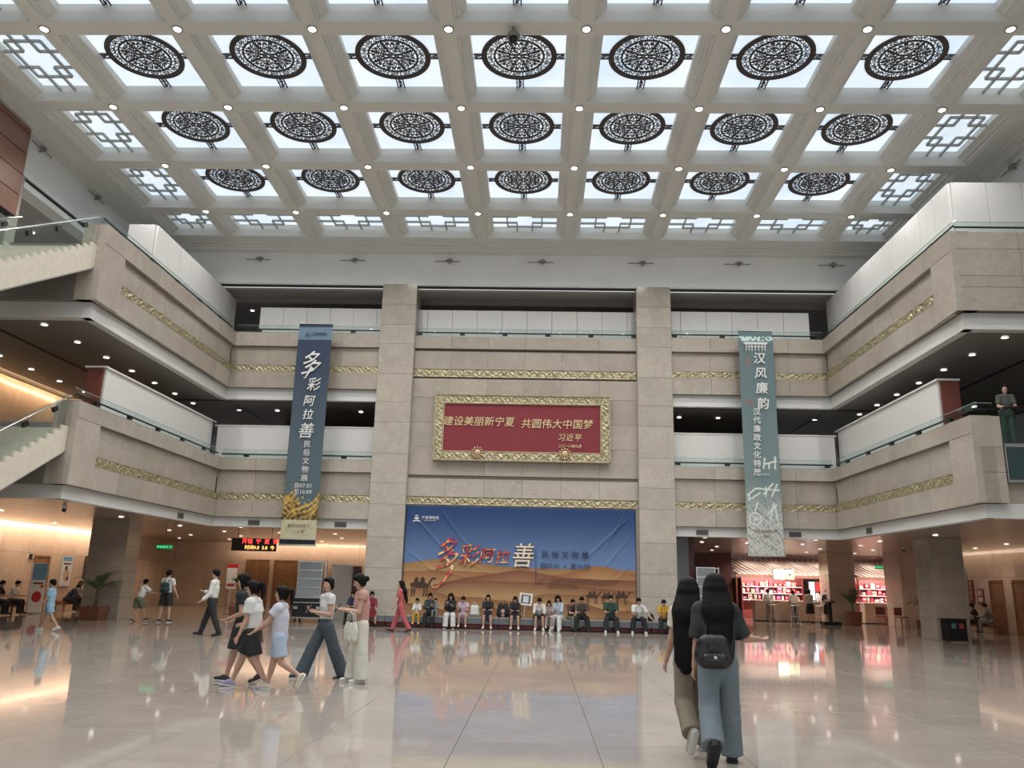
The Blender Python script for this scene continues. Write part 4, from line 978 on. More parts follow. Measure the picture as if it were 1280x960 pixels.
t = poster('narrow red sign with vertical characters on the right wall', (18.48, 36.2, 1.15), (0, -1, 0), .34, .95, [mat('sign_maroon', (.22, .03, .03), .4)], 'wall_sign', 'sign')
for k, ch in enumerate('游客服务'): text(ch, .17, (-.04, -.17, .80-.2*k), M_PRG, t, 'sign_lettering', rot=(PI/2, 0, -PI/2), ext=.001)
t = poster('red poster with two printed blocks on the right wall', (18.48, 35.55, 1.12), (0, -1, 0), .42, .62, [mat('sign_maroon2', (.28, .05, .05), .4), (.05, .2, .35, .55, PWt, 'b'), (.23, .38, .35, .55, PBG, 'b'), (.05, .38, .1, .28, PWt, 'b')])
t = thing('wall_speaker', 'small black speaker on the left wall above the pull-up poster', 'speaker', (-19.38, 30.9, 1.95)); MB().box(0, .1, 0, .14, 0, .2).build('cabinet', M_BLACK, t); MB().box(.1, .11, .02, .12, .02, .18).build('grille', M_GREY, t)
# white notice with red head by the lift lobby
t = thing('floor_sign', 'white upright notice with red head near the lift lobby', 'sign', (-12.9, 34.0, 0))
MB().cyl((.2, .1, 0), (.2, .1, 1.1), .02, n=8).build('pole', M_STEEL, t); MB().box(0, .42, 0, .2, 0, .03).build('base', M_STEEL, t); MB().box(0, .42, .08, .11, 1.0, 1.85).build('board', PWt, t); MB().box(-.02, .44, .07, .12, 1.85, 2.0).build('head', PR, t)
MB().box(.05, .37, .075, .079, 1.1, 1.2).build('red_line', PR, t)

# ================================================================== benches
M_BGREY = mat('bench_grey', (.11, .12, .13), .35, noise=.1, nscale=2); M_BRED = mat('bench_maroon', (.14, .012, .018), .45); M_LEATHER = mat('bench_leather', (.20, .085, .055), .4)
t = thing('platform_bench', 'long low grey bench with maroon base under the blue banner', 'bench', (-6.25, 27.55, 0))
L = 11.25
for k in range(9):
    w = L/9; MB().box(k*w+.006, (k+1)*w-.006, 0, .92, .17, .345).build('seat_block', M_BGREY, t); MB().box(k*w+.006, (k+1)*w-.006, -.01, .93, .345, .37).build('top_slab', mat('bench_top', (.30, .28, .26), .3), t)
    MB().box(k*w+.02, (k+1)*w-.02, .10, .88, .04, .17).build('base_panel', M_BRED, t)
MB().box(.05, L-.05, .2, .8, 0, .05).build('plinth', M_BLACK, t)
def bench(label, loc, rz, L):
    t = thing('bench', label, 'bench', loc, rz)
    MB().box(0, L, -.25, .25, .30, .40).build('seat', M_LEATHER, t); MB().box(.02, L-.02, -.22, .22, .26, .30).build('seat_frame', M_WOOD, t)
    for x in (.08, L-.14): 
        for y in (-.2, .14): MB().box(x, x+.06, y, y+.06, 0, .27).build('leg', M_WOOD, t)
bench('brown bench against the left wall at the left edge', (-18.85, 28.0, 0), PI/2, 1.9); bench('brown bench against the left wall beside the wooden door', (-18.8, 32.3, 0), PI/2, 1.9)
bench('brown bench against the right wall', (18.0, 33.2, 0), PI/2, 2.2)

# ================================================================== flight cases with LED racks, grey panel
def rack(label1, label2, x, w, hpan, y=28.75, tilt=-.06):
    t = thing('flight_case', label2, 'case', (x-.06, y, 0))
    MB().box(0, w+.2, 0, .85, .16, .86).build('body', M_BLACK, t)
    for a in ((-.01, w+.21, -.01, .0, .82, .88), (-.01, w+.21, -.01, .0, .15, .19), (-.01, w+.21, -.01, .0, .66, .69)): MB().box(*a).build('metal_trim', M_STEEL, t)
    MB().box(-.02, w+.22, -.02, .87, .86, .90).build('lid', M_STEEL, t)
    MB().box(.05, .2, -.025, -.01, .45, .55).build('latch', M_STEEL, t); MB().box(w-.02, w+.13, -.025, -.01, .45, .55).build('latch', M_STEEL, t)
    for a in (.1, w+.1):
        for b in (.12, .72): MB().cyl((a-.02, b, .07), (a+.02, b, .07), .07, n=14).cyl((a, b, .1), (a, b, .17), .02, n=8).build('caster', M_BLACK, t)
    t = thing('led_rack', label1, 'rack', (x, y+.15, .905)); t.rotation_euler = (tilt, 0, 0)
    n = 4; h = hpan/n
    for k in range(n): 
        MB().box(.03, w-.03, 0, .06, k*h+.02, (k+1)*h-.02).build('led_panel', mat('led_panel_grey', (.20, .22, .235), .35), t)
        MB().box(0, w, -.01, .05, (k+1)*h-.02, (k+1)*h+.015).build('crossbar', M_STEEL, t)
    for a in (0, w-.03, w+.10): MB().box(a, a+.03, -.02, .06, 0, hpan+.02).build('upright', M_STEEL, t)
    MB().box(0, w+.13, .06, .10, .0, .05).build('foot', M_STEEL, t); MB().box(0, w+.13, .06, .10, hpan-.03, hpan).build('head_bar', M_STEEL, t)
rack('grey four panel LED rack standing on the left black flight case', 'black flight case carrying the left LED rack', -8.42, .86, 1.16)
rack('grey four panel LED rack behind the long haired women', 'black flight case carrying the right LED rack', 5.55, .66, 1.28, y=28.95)
t = thing('partition', 'plain grey upright panel beside the left pillar', 'partition', (-7.75, 31.0, 0))
MB().box(0, .78, 0, .06, 0, 2.0).build('panel', M_GREY, t); MB().box(-.02, .80, -.01, .07, 2.0, 2.03).build('top_edge', M_STEEL, t); MB().box(.80, 1.08, .02, .3, 0, 1.98).build('dark_opening', M_SHOPWALL, t)  # last block is a dark opening, its darkness painted on a solid

# ================================================================== plants and bin
M_LEAF = mat('palm_leaf', (.06, .11, .045), .45, noise=.2, nscale=5); M_TRUNK = mat('palm_trunk', (.12, .08, .05), .7, noise=.3, nscale=20); M_POT = mat('wooden_planter', (.17, .065, .035), .4, noise=.15)
def frond(L, droop, az, rise, seed):
    rnd = random.Random(seed); b = MB(); pts = []; n = 11
    for i in range(n):
        s_ = i/(n-1); el = rise-droop*s_*s_
        pts.append(Vector((0, 0, 0)) if i == 0 else pts[-1]+Vector((math.cos(az)*math.cos(el), math.sin(az)*math.cos(el), math.sin(el)))*(L/(n-1)))
    b.tube(pts, [.012*(1-.7*i/n) for i in range(n)], 5)
    sd = Vector((-math.sin(az), math.cos(az), 0))
    for i in range(2, n):
        for sg in (-1, 1):
            for q in (0, .5):
                s_ = (i+q)/n; p = pts[i] if q == 0 or i == n-1 else (pts[i]+pts[i+1])/2
                d = (pts[i]-pts[i-1]).normalized(); ll = L*.30*math.sin(PI*min(1, s_*.9+.08))*(.85+.3*rnd.random())
                e = (sd*sg*.8+d*.75+Vector((0, 0, -.25))).normalized()*ll; wv = d*.012
                b.add([p-wv, p+e*.5-wv*1.6+Vector((0, 0, .01)), p+e+Vector((0, 0, -.05*ll)), p+e*.5+wv*1.6, p+wv], [(0, 1, 2, 3, 4)])
    return b
def palm(label, loc, ht, nf, L, pot=(.34, .42), seed=1, hdroop=1.4, rise=(.7, 1.3)):
    rnd = random.Random(seed); t = thing('potted_palm', label, 'plant', loc)
    pw, ph = pot; p = MB(); p.hexa([(-pw*.85, -pw*.85, 0), (pw*.85, -pw*.85, 0), (pw*.85, pw*.85, 0), (-pw*.85, pw*.85, 0), (-pw, -pw, ph), (pw, -pw, ph), (pw, pw, ph), (-pw, pw, ph)]); p.build('planter', M_POT, t)
    MB().box(-pw*.9, pw*.9, -pw*.9, pw*.9, ph-.0, ph+.015).build('soil', M_TRUNK, t)
    MB().tube([(0, 0, ph), (.02, .01, ph+ht*.5), (0, .02, ph+ht)], [.06, .045, .04], 8).build('trunk', M_TRUNK, t)
    for k in range(nf):
        az = 2*PI*k/nf+rnd.uniform(-.3, .3); o = frond(L*rnd.uniform(.8, 1.1), hdroop*rnd.uniform(.7, 1.2), az, rnd.uniform(*rise), seed*50+k).build('frond', M_LEAF, t); o.location = (0, .02, ph+ht)
palm('potted palm in a wooden planter in front of the left stone pillar', (-14.45, 26.95, 0), .5, 11, .85, seed=2)
palm('potted palm in a square planter beside the beige pillar by the shop', (14.42, 38.7, 0), .22, 10, .95, (.30, .62), seed=3, hdroop=1.1, rise=(1.1, 1.5))
palm('leafy potted palm at the right end of the shop', (17.1, 37.5, 0), .5, 12, .8, (.3, .35), seed=4)
palm('potted palm behind the man in the white shirt at the lift lobby wall', (-11.2, 30.9, 0), .72, 10, .55, (.22, .40), seed=5)
t = thing('litter_bin', 'black square litter bin in front of the right stone pillar', 'bin', (13.17, 27.35, 0))
MB().box(0, .58, 0, .5, .03, .68).build('body', M_BLACK, t); MB().box(-.015, .595, -.015, .515, .68, .72).build('lid', M_BLACK, t); MB().box(.03, .55, .03, .47, 0, .03).build('base', M_STEEL, t)
MB().box(.10, .24, -.006, 0, .42, .58).build('blue_label', mat('bin_blue', (.08, .16, .22), .4), t); MB().box(.34, .48, -.006, 0, .42, .58).build('red_label', mat('bin_red', (.30, .04, .04), .4), t)

# ================================================================== the shop under the right gallery
bs = struct('wall_back_right', 'dark maroon wall behind the shop'); MB().box(4.8, 24, 47.5, 48, 0, 3.34).build('dark_wall', M_SHOPWALL, bs); MB().box(5.4, 5.6, 29.7, 47.5, 0, 3.3).build('dark_side_wall', M_SHOPWALL, bs)
MB().box(5.6, 10.0, 43.0, 43.2, 0, 3.3).build('dark_screen_wall', M_SHOPWALL, bs)
MB().box(21.0, 21.3, 38, 48, 0, 3.34).build('side_wall', M_WARM, bs)
M_SLAT = mat('roof_slat', (.30, .17, .12), .4); M_SLATL = mat('roof_batten', (.75, .64, .56), .4); M_COUNTER = mat('counter_front', (.48, .36, .26), .4, noise=.06); M_CTOP = mat('counter_top', (.66, .62, .58), .25)
def shopbay(label, x0, x1, n):
    t = thing('shop_canopy', label, 'canopy', (x0, 43, 0)); w = x1-x0
    MB().hexa([(0, 1.6, 3.02), (w, 1.6, 3.02), (w, 1.62, 3.10), (0, 1.62, 3.10), (0, -.3, 2.18), (w, -.3, 2.18), (w, -.28, 2.26), (0, -.28, 2.26)][0:0] or [(0, -.3, 2.16), (w, -.3, 2.16), (w, 1.6, 3.0), (0, 1.6, 3.0), (0, -.3, 2.2), (w, -.3, 2.2), (w, 1.6, 3.04), (0, 1.6, 3.04)]).build('roof_board', mat('roof_dark', (.03, .012, .01), .6), t)
    for k in range(n):
        x = -1.0+k*(w+1.0)/n; a = Vector((x+1.0, -.32, 2.22)); b = Vector((x, 1.5, 3.03))
        if a.x > w: 
            f = (w-b.x)/(a.x-b.x); a = b+(a-b)*f
        if b.x < 0: 
            f = (0-a.x)/(b.x-a.x); b = a+(b-a)*f
        MB().bar(a, b, .10, .09).build('slat', M_SLATL, t)
    MB().box(0, w, -.38, -.30, 2.10, 2.24).build('eave_beam', M_SLAT, t)
    for x in (0, w-.08): MB().box(x, x+.08, -.36, -.28, 0, 2.1).build('post', M_MAROON, t)
    return t
shopbay('slatted sloping roof of the left shop bay', 10.1, 14.9, 21); shopbay('slatted sloping roof of the right shop bay', 16.2, 19.4, 15)
def counter(label, x0, x1, y, h=.95):
    t = thing('shop_counter', label, 'counter', (x0, y, 0)); w = x1-x0
    for k, (a, wd) in enumerate(zip(np.cumsum([0]+split(w, .8))[:-1], split(w, .8))): MB().box(a+.006, a+wd-.006, 0, .6, .05, h).build('front_panel', M_COUNTER, t)
    MB().box(-.04, w+.04, -.05, .65, h, h+.05).build('worktop', M_CTOP, t); MB().box(.03, w-.03, .03, .6, 0, .05).build('plinth', M_BLACK, t)
counter('wood fronted counter of the left shop bay', 10.7, 13.9, 41.4); counter('wood fronted counter of the right shop bay', 16.0, 18.0, 41.4)
counter('short wood fronted counter beside the dark stand', 14.0, 14.9, 42.0, .9)
M_SHELF = mat('shop_shelf', (.30, .07, .06), .4); M_STRIP = emis('shelf_strip_light', (1, .88, .84), 4)
GC = [(.62, .05, .08), (.75, .30, .36), (.80, .70, .66), (.55, .04, .05), (.72, .52, .30), (.82, .78, .76), (.50, .10, .30), (.70, .08, .10), (.30, .42, .20)]
GM = [mat('goods_%d' % i, c_, .4) for i, c_ in enumerate(GC)]
GBOX = {}
def shelves(label, x0, x1, y, lv, group, lights=True):
    t = thing('display_shelf', label, 'shelf', (x0, y, 0)); w = x1-x0; rnd = random.Random(int(x0*10))
    MB().box(0, w, .38, .42, 0, 2.25).build('back_panel', M_SHELF, t)
    for x in (0, w-.05): MB().box(x, x+.05, 0, .4, 0, 2.25).build('side_panel', M_SHELF, t)
    for z in lv:
        MB().box(.05, w-.05, 0, .38, z-.03, z).build('shelf_board', M_SHELF, t)
        if lights: MB().box(.08, w-.08, .02, .05, z-.045, z-.03).build('strip_lamp', M_STRIP, t)
        x = .08; k = 0
        while x < w-.3:
            gi = rnd.randrange(len(GM)); bw = rnd.choice((.12, .16, .2)); bh = rnd.choice((.14, .2, .26)); key = (gi, bw, bh)
            if key not in GBOX: GBOX[key] = (MB().box(0, bw, 0, .2, 0, bh).mesh('carton', GM[gi]), MB().box(.02, bw-.02, -.004, 0, bh*.35, bh*.65).mesh('carton_label', GM[(gi+2) % len(GM)]))
            g = thing('gift_box', 'coloured gift box on %s, %s from left' % (group, ORD[min(k, 15)] if k < 16 else 'far right'), 'box', (x0+x, y+.08, z), 0, 'gift boxes on %s at %.1f m' % (group, z)); inst('carton', GBOX[key][0], g); inst('carton_label', GBOX[key][1], g)
            x += bw+rnd.uniform(.04, .14); k += 1
            g['label'] = 'gift box on %s, %s' % (group, ('%s along the %s shelf' % (ORD[k-1] if k <= 16 else 'last', {0: 'lowest', 1: 'second', 2: 'third', 3: 'top'}[list(lv).index(z)])))
shelves('red lit display shelves behind the left counter', 11.0, 14.3, 45.2, (1.0, 1.35, 1.7), 'the left bay shelves'); shelves('red lit display shelves behind the right counter', 16.3, 19.2, 45.2, (1.0, 1.35, 1.7), 'the right bay shelves')
t = thing('light_box', 'glowing pale green light box sign on the left shop bay', 'sign', (11.95, 42.5, 2.0))
MB().box(0, 1.1, 0, .08, 0, .55).build('frame', M_STEEL, t); MB().box(.03, .56, -.01, 0, .03, .52).build('lit_face', emis('lightbox_face', (.86, 1, .74), 1.6), t); MB().box(.56, 1.07, -.01, 0, .03, .52).build('printed_face', mat('lightbox_print', (.55, .62, .42), .4), t)
MB().lathe([(.001, 0), (.06, 0), (.06, .01), (.001, .01)], n=14).build('mark', M_BLACK, t).location = (.85, -.012, .3)
t = thing('menu_board', 'bright lit menu panel at the right of the left shop bay', 'sign', (14.0, 43.4, 1.0))
MB().box(0, .78, 0, .06, 0, 1.0).build('frame', M_STEEL, t); MB().box(.03, .30, -.01, 0, .05, .95).build('lit_face', emis('menu_cool', (.75, .85, 1), 1.5), t); MB().box(.34, .75, -.01, 0, .45, .95).build('red_face', emis('menu_red', (.8, .08, .06), .9), t); MB().box(.34, .75, -.01, 0, .05, .40).build('white_face', emis('menu_white', (1, .85, .8), 1.1), t)
for x in (10.6, 11.8, 13.0, 14.2, 16.8, 18.4): spot('shop_fill', (x, 41.9, 3.27), 240, (1, .82, .76), 150, .7, .1); spot('shop_fill', (x+.4, 43.5, 3.27), 50, (1, .82, .76), 160, .7, .1)  # unseen fill spots, added to brighten the canopy slats
for x, y in ((12.0, 44.2), (17.6, 44.2)):
    l = bpy.data.lights.new('shop_tube', 'AREA'); l.shape = 'RECTANGLE'; l.size = 2.8; l.size_y = .1; l.energy = 120; l.color = (1, .84, .80); o = bpy.data.objects.new('shop_tube', l); COL.objects.link(o); o.location = (x+.4, y, 2.35); o.rotation_euler = (math.radians(40), 0, 0)  # unseen area fill without a fitting, added to light the shelves
# stools
def stool(label, loc, m, h=.78, group=None):
    t = thing('bar_stool', label, 'stool', loc)
    MB().lathe([(.001, 0), (.17, 0), (.19, .02), (.17, .04), (.001, .045)], (0, 0, h), 18).build('seat', m, t, True)
    for k in range(4):
        a = PI/4+k*PI/2; MB().tube([(.13*math.cos(a), .13*math.sin(a), h), (.24*math.cos(a), .24*math.sin(a), 0)], .013, 6).build('leg', m, t)
    MB().ring(.185, .205, .28, .30, 20).build('footrest', m, t)
M_WSTL = mat('stool_white', (.68, .62, .56), .4); M_RSTL = mat('stool_red', (.40, .04, .04), .4)
stool('white wire stool at the left end of the left counter', (11.35, 40.6, 0), M_WSTL); stool('white wire stool near the middle of the left counter', (12.35, 40.5, 0), M_WSTL); stool('white wire stool at the right end of the left counter', (13.6, 40.7, 0), M_WSTL)
stool('red stool in front of the right counter', (16.6, 40.6, 0), M_RSTL); stool('red stool behind the woman in black', (18.0, 40.9, 0), M_RSTL)
t = thing('lectern', 'black stand with angled top and box base beside the beige pillar', 'stand', (13.35, 38.6, 0))
MB().box(-.38, .38, -.25, .25, 0, .16).build('base', M_BLACK, t); MB().box(-.07, .07, -.05, .05, .16, 1.0).build('column', M_BLACK, t); MB().hexa([(-.22, -.16, .98), (.22, -.16, .98), (.22, .18, 1.08), (-.22, .18, 1.08), (-.22, -.16, 1.02), (.22, -.16, 1.02), (.22, .18, 1.12), (-.22, .18, 1.12)]).build('top', M_BLACK, t)
# small round tables and chairs at the far right of the shop
def chair(label, loc, rz):
    t = thing('cafe_chair', label, 'chair', loc, rz); m = M_MAROON
    MB().box(-.2, .2, -.2, .2, .42, .46).build('seat', m, t); MB().box(-.2, .2, .18, .21, .5, .85).build('backrest', m, t)
    for x in (-.18, .18):
        for y in (-.18, .18): MB().tube([(x, y, .42), (x*1.1, y*1.1, 0)], .014, 6).build('leg', m, t)
chair('maroon cafe chair nearest the leafy palm', (16.4, 38.3, 0), .3); chair('maroon cafe chair left of the leafy palm', (15.9, 39.2, 0), 2.5)

# ================================================================== people: smooth implicit bodies turned into one continuous surface each
def nrm(v): v = np.asarray(v, float); return v/(np.linalg.norm(v)+1e-9)
class Body:
    def __init__(s, vox, k=.02): s.p = []; s.vox = vox; s.k = k
    def cap(s, a, b, ra, rb=None, n=None, sq=1.0, flat=False, k=None):
        """tapered capsule; n, sq: squash axis and factor (sq<1 thinner along n)"""
        s.p.append(('c', np.array(a, float), np.array(b, float), ra, ra if rb is None else rb, None if n is None else nrm(n), sq, flat, s.k if k is None else k)); return s
    def ell(s, c, r, R=None, k=None):
        s.p.append(('e', np.array(c, float), np.array(r, float), R, s.k if k is None else k)); return s
    def mesh(s, name, m):
        lo = np.full(3, 1e9); hi = np.full(3, -1e9)
        for p in s.p:
            if p[0] == 'c': 
                r = max(p[3], p[4])*max(1, 1/1) ; lo = np.minimum(lo, np.minimum(p[1], p[2])-r); hi = np.maximum(hi, np.maximum(p[1], p[2])+r)
            else: r = max(p[2]); lo = np.minimum(lo, p[1]-r); hi = np.maximum(hi, p[1]+r)
        v = s.vox; lo = lo-3*v; hi = hi+3*v; n = np.ceil((hi-lo)/v).astype(int)+1
        F = np.full(n, .2, np.float32)
        for p in s.p:
            k = p[-1]; mg = k+2*v
            if p[0] == 'c': r = max(p[3], p[4])+mg; a_, b_ = np.minimum(p[1], p[2])-r, np.maximum(p[1], p[2])+r
            else: r = max(p[2])+mg; a_, b_ = p[1]-r, p[1]+r
            i0 = np.maximum(((a_-lo)/v).astype(int), 0); i1 = np.minimum(((b_-lo)/v).astype(int)+2, n)
            g = [lo[q]+np.arange(i0[q], i1[q])*v for q in range(3)]
            X = np.stack(np.meshgrid(*g, indexing='ij'), -1)
            if p[0] == 'c':
                _, A, B, ra, rb, nn, sq, flat, _k = p
                Q = X-A; AB = B-A; L = np.linalg.norm(AB)+1e-9; d = AB/L
                t = Q@d; rad = Q-t[..., None]*d
                if nn is not None and sq != 1:
                    n2 = nn-d*(nn@d); n2 = nrm(n2); cmp_ = rad@n2; rad = rad+((1/sq-1)*cmp_)[..., None]*n2; sc = (1+sq)/2 if sq < 1 else 1
                else: sc = 1
                if flat:
                    rr = ra+(rb-ra)*np.clip(t/L, -.2, 1.2); D = np.maximum((np.linalg.norm(rad, axis=-1)-rr)*sc, np.maximum(-t, t-L))
                else:
                    tc = np.clip(t, 0, L); rr = ra+(rb-ra)*tc/L; D = (np.sqrt((rad**2).sum(-1)+(t-tc)**2)-rr)*sc
            else:
                Q = X-p[1]
                if p[3] is not None: Q = Q@p[3]
                q = Q/p[2]; ln = np.linalg.norm(q, axis=-1); ln2 = np.linalg.norm(Q/(p[2]**2), axis=-1)+1e-9; D = ln*(ln-1)/ln2
            S = F[i0[0]:i1[0], i0[1]:i1[1], i0[2]:i1[2]]
            h = np.maximum(k-np.abs(S-D), 0)/k
            F[i0[0]:i1[0], i0[1]:i1[1], i0[2]:i1[2]] = np.minimum(S, D)-h*h*k*.25
        return nets(F, lo, v, name, m)
def nets(F, lo, v, name, m):
    neg = F < 0; c = np.zeros(tuple(np.array(F.shape)-1), int)
    sl = lambda a, i, j, k: a[i:a.shape[0]-1+i, j:a.shape[1]-1+j, k:a.shape[2]-1+k]
    for i in (0, 1):
        for j in (0, 1):
            for k in (0, 1): c += sl(neg, i, j, k)
    act = (c > 0) & (c < 8); idx = -np.ones(act.shape, int); I = np.argwhere(act); idx[act] = np.arange(len(I))
    P = np.zeros((len(I), 3)); W = np.zeros(len(I)); cor = [(i, j, k) for i in (0, 1) for j in (0, 1) for k in (0, 1)]
    for a in cor:
        for ax in range(3):
            if a[ax]: continue
            b = list(a); b[ax] = 1
            fa = F[I[:, 0]+a[0], I[:, 1]+a[1], I[:, 2]+a[2]]; fb = F[I[:, 0]+b[0], I[:, 1]+b[1], I[:, 2]+b[2]]
            x = (fa < 0) != (fb < 0); t = np.where(x, fa/np.where(x, fa-fb, 1), 0)
            q = np.tile(np.array(a, float), (len(I), 1)); q[:, ax] += t; P += q*x[:, None]; W += x
    V = lo+(I+P/W[:, None])*v
    fs = []
    for ax in range(3):
        o1, o2 = [(1, 2), (2, 0), (0, 1)][ax]
        sa = [slice(None)]*3; sb = [slice(None)]*3; sa[ax] = slice(0, -1); sb[ax] = slice(1, None)
        ch = neg[tuple(sa)] != neg[tuple(sb)]; E = np.argwhere(ch)
        E = E[(E[:, o1] > 0) & (E[:, o2] > 0) & (E[:, o1] < F.shape[o1]-1) & (E[:, o2] < F.shape[o2]-1)]
        def cell(d1, d2): e = E.copy(); e[:, o1] += d1; e[:, o2] += d2; return idx[e[:, 0], e[:, 1], e[:, 2]]
        q = np.stack([cell(-1, -1), cell(0, -1), cell(0, 0), cell(-1, 0)], 1)
        inside = neg[E[:, 0], E[:, 1], E[:, 2]]; q[~inside] = q[~inside][:, ::-1]
        fs.append(q[(q >= 0).all(1)])
    Q = np.concatenate(fs)
    me = bpy.data.meshes.new(name); me.vertices.add(len(V)); me.vertices.foreach_set('co', V.ravel()); me.loops.add(Q.size); me.loops.foreach_set('vertex_index', Q.ravel())
    me.polygons.add(len(Q)); me.polygons.foreach_set('loop_start', np.arange(len(Q))*4); me.polygons.foreach_set('loop_total', np.full(len(Q), 4)); me.polygons.foreach_set('use_smooth', np.ones(len(Q), bool))
    me.update(calc_edges=True); me.validate(); me.materials.append(m)
    return me
def rx(v, a): c, s_ = math.cos(a), math.sin(a); x, y, z = v; return np.array([x, y*c-z*s_, y*s_+z*c])
def rz_(v, a): c, s_ = math.cos(a), math.sin(a); x, y, z = v; return np.array([x*c-y*s_, x*s_+y*c, z])
SK = mat('skin', (.46, .28, .20), .5, noise=.05, nscale=8); SK2 = mat('skin_tan', (.34, .19, .13), .5, noise=.05, nscale=8)
HAIR = mat('black_hair', (.004, .0035, .0035), .6, bump=.3, bscale=60, spec=.15); HAIRG = mat('grey_hair', (.12, .11, .10), .5, bump=.4, bscale=60); EYE = mat('eye_dark', (.02, .015, .012), .2); LIP = mat('lips', (.32, .10, .09), .4)
FM = {}
def fabric(name, c, rough=.8):
    return mat('cloth_'+name, c, rough, noise=.10, nscale=7, bump=.5, bscale=9)
D2 = math.pi/180
def person(label, loc, face, H=1.62, pose=None, top=None, bottom=None, hair='short', shoes=None, vox=.014, group=None, female=False, skin=None, head=1.0, z=None, build=1.0, hairm=None, extras=None, scale_h=None):
    """face: heading in degrees, 0 faces +Y (away from the camera), 180 faces the camera, 90 faces -X"""
    p = dict(lean=0, twist=0, headp=0, heady=0, rl=(0, 0, 3), ll=(0, 0, 3), ra=(0, 8, 8, 0), la=(0, 8, 8, 0), rf=0, lf=0, sit=False, grip=0.4); p.update(pose or {})
    sk = skin or SK
    t = tag(empty('person', (loc[0], loc[1], loc[2] if len(loc) > 2 else 0), face*D2), label, 'person', group)
    h = H; J = {}; hipw = .052*h; shw = (.088 if female else .097)*h*build
    # legs (hip flex, knee flex, abduct), hip at origin
    for s_, nm in ((1, 'r'), (-1, 'l')):
        fl, kn, ab = p[nm+'l']
        hip = np.array([s_*hipw, 0, 0])
        d1 = np.array([s_*math.sin(ab*D2), math.sin(fl*D2)*math.cos(ab*D2), -math.cos(fl*D2)*math.cos(ab*D2)])
        knee = hip+d1*.245*h
        a2 = (fl-kn)*D2; ab2 = ab*.4*D2
        d2 = nrm([s_*math.sin(ab2), math.sin(a2), -math.cos(a2)])
        ank = knee+d2*.235*h
        fa = (p[nm+'f'])*D2; fd = nrm([s_*.12, math.cos(fa), math.sin(fa)])
        J[nm+'hip'], J[nm+'knee'], J[nm+'ank'], J[nm+'fd'] = hip, knee, ank, fd
    sp = np.array([0, math.sin(p['lean']*D2), math.cos(p['lean']*D2)])
    front = np.array([0, math.cos(p['lean']*D2), -math.sin(p['lean']*D2)])
    chest = sp*.20*h; neck = sp*.305*h; sh0 = sp*.285*h
    hp = (p['lean']*.5+p['headp'])*D2; hd = nrm([0, math.sin(hp), math.cos(hp)])
    hc = neck+nrm(sp+hd)*.045*h+hd*.062*h*head
    hy = p['heady']*D2; hf = rz_([0, math.cos(hp), -math.sin(hp)], hy); hr = nrm(np.cross(hf, hd))
    Rh = np.stack([hr, hf, hd], 1)
    J.update(chest=chest, neck=neck, hc=hc)
    for s_, nm in ((1, 'r'), (-1, 'l')):
        fl, ab, el, inn = p[nm+'a']
        sh = sh0+rz_([s_*shw, 0, 0], p['twist']*D2)
        d1 = nrm([s_*math.sin(ab*D2), math.sin(fl*D2)*math.cos(ab*D2), -math.cos(fl*D2)*math.cos(ab*D2)])
        eb = sh+d1*.172*h
        d2 = nrm([s_*math.sin((ab-inn)*D2), math.sin((fl+el)*D2)*math.cos(inn*D2), -math.cos((fl+el)*D2)*math.cos(inn*D2)])
        wr = eb+d2*.150*h
        J[nm+'sh'], J[nm+'el'], J[nm+'wr'], J[nm+'hd'] = sh, eb, wr, d2
    # foot depth below the ankle so the lowest foot touches the floor
    lowest = min(min(J[nm+'ank'][2]-.05*h, (J[nm+'ank']+J[nm+'fd']*.10*h)[2]-.028*h) for nm in 'rl')
    off = np.array([0, 0, -lowest if z is None else z])
    for k_ in list(J):
        if k_[1:] not in ('fd', 'hd'): J[k_] = J[k_]+off
    org = off.copy(); hc = J['hc']; U = lambda v: v+off
    def put(me, nm, par=t): o = bpy.data.objects.new(nm, me); COL.objects.link(o); o.parent = par; return o
    f = Body(vox, .018*h/1.6)
    # torso
    f.cap(org+[0, 0, .01*h], org+[0, 0, .03*h], .075*h*build, .072*h*build, (0, 1, 0), .78)
    f.cap(org+sp*.04*h, J['chest'], .068*h*build, .082*h*build, front, .68)
    f.cap(J['chest'], U(sh0)-sp*.02*h, .080*h*build, .062*h*build, front, .72)
    for nm in 'rl': f.cap(U(sh0)+sp*.004*h, J[nm+'sh']-sp*.01*h, .040*h, .034*h)
    f.cap(U(neck)-sp*.02*h, hc-(hd*.03)*h, .032*h, .029*h)
    # head: skull, jaw, nose, ears, chin
    f.ell(hc+hd*.012*h*head-hf*.006*h, np.array([.045, .056, .056])*h*head, Rh, k=.012)
    f.ell(hc-hd*.022*h*head+hf*.010*h, np.array([.036, .042, .046])*h*head, Rh, k=.015)
    f.cap(hc+hf*.050*h*head+hd*.006*h, hc+hf*.060*h*head-hd*.014*h, .006*h*head, .009*h*head, k=.008)
    f.ell(hc+hf*.036*h*head-hd*.052*h*head, np.array([.016, .014, .012])*h*head, Rh, k=.015)
    for s_ in (1, -1): f.ell(hc+hr*s_*.046*h*head-hd*.004*h, np.array([.007, .013, .018])*h*head, Rh, k=.006)
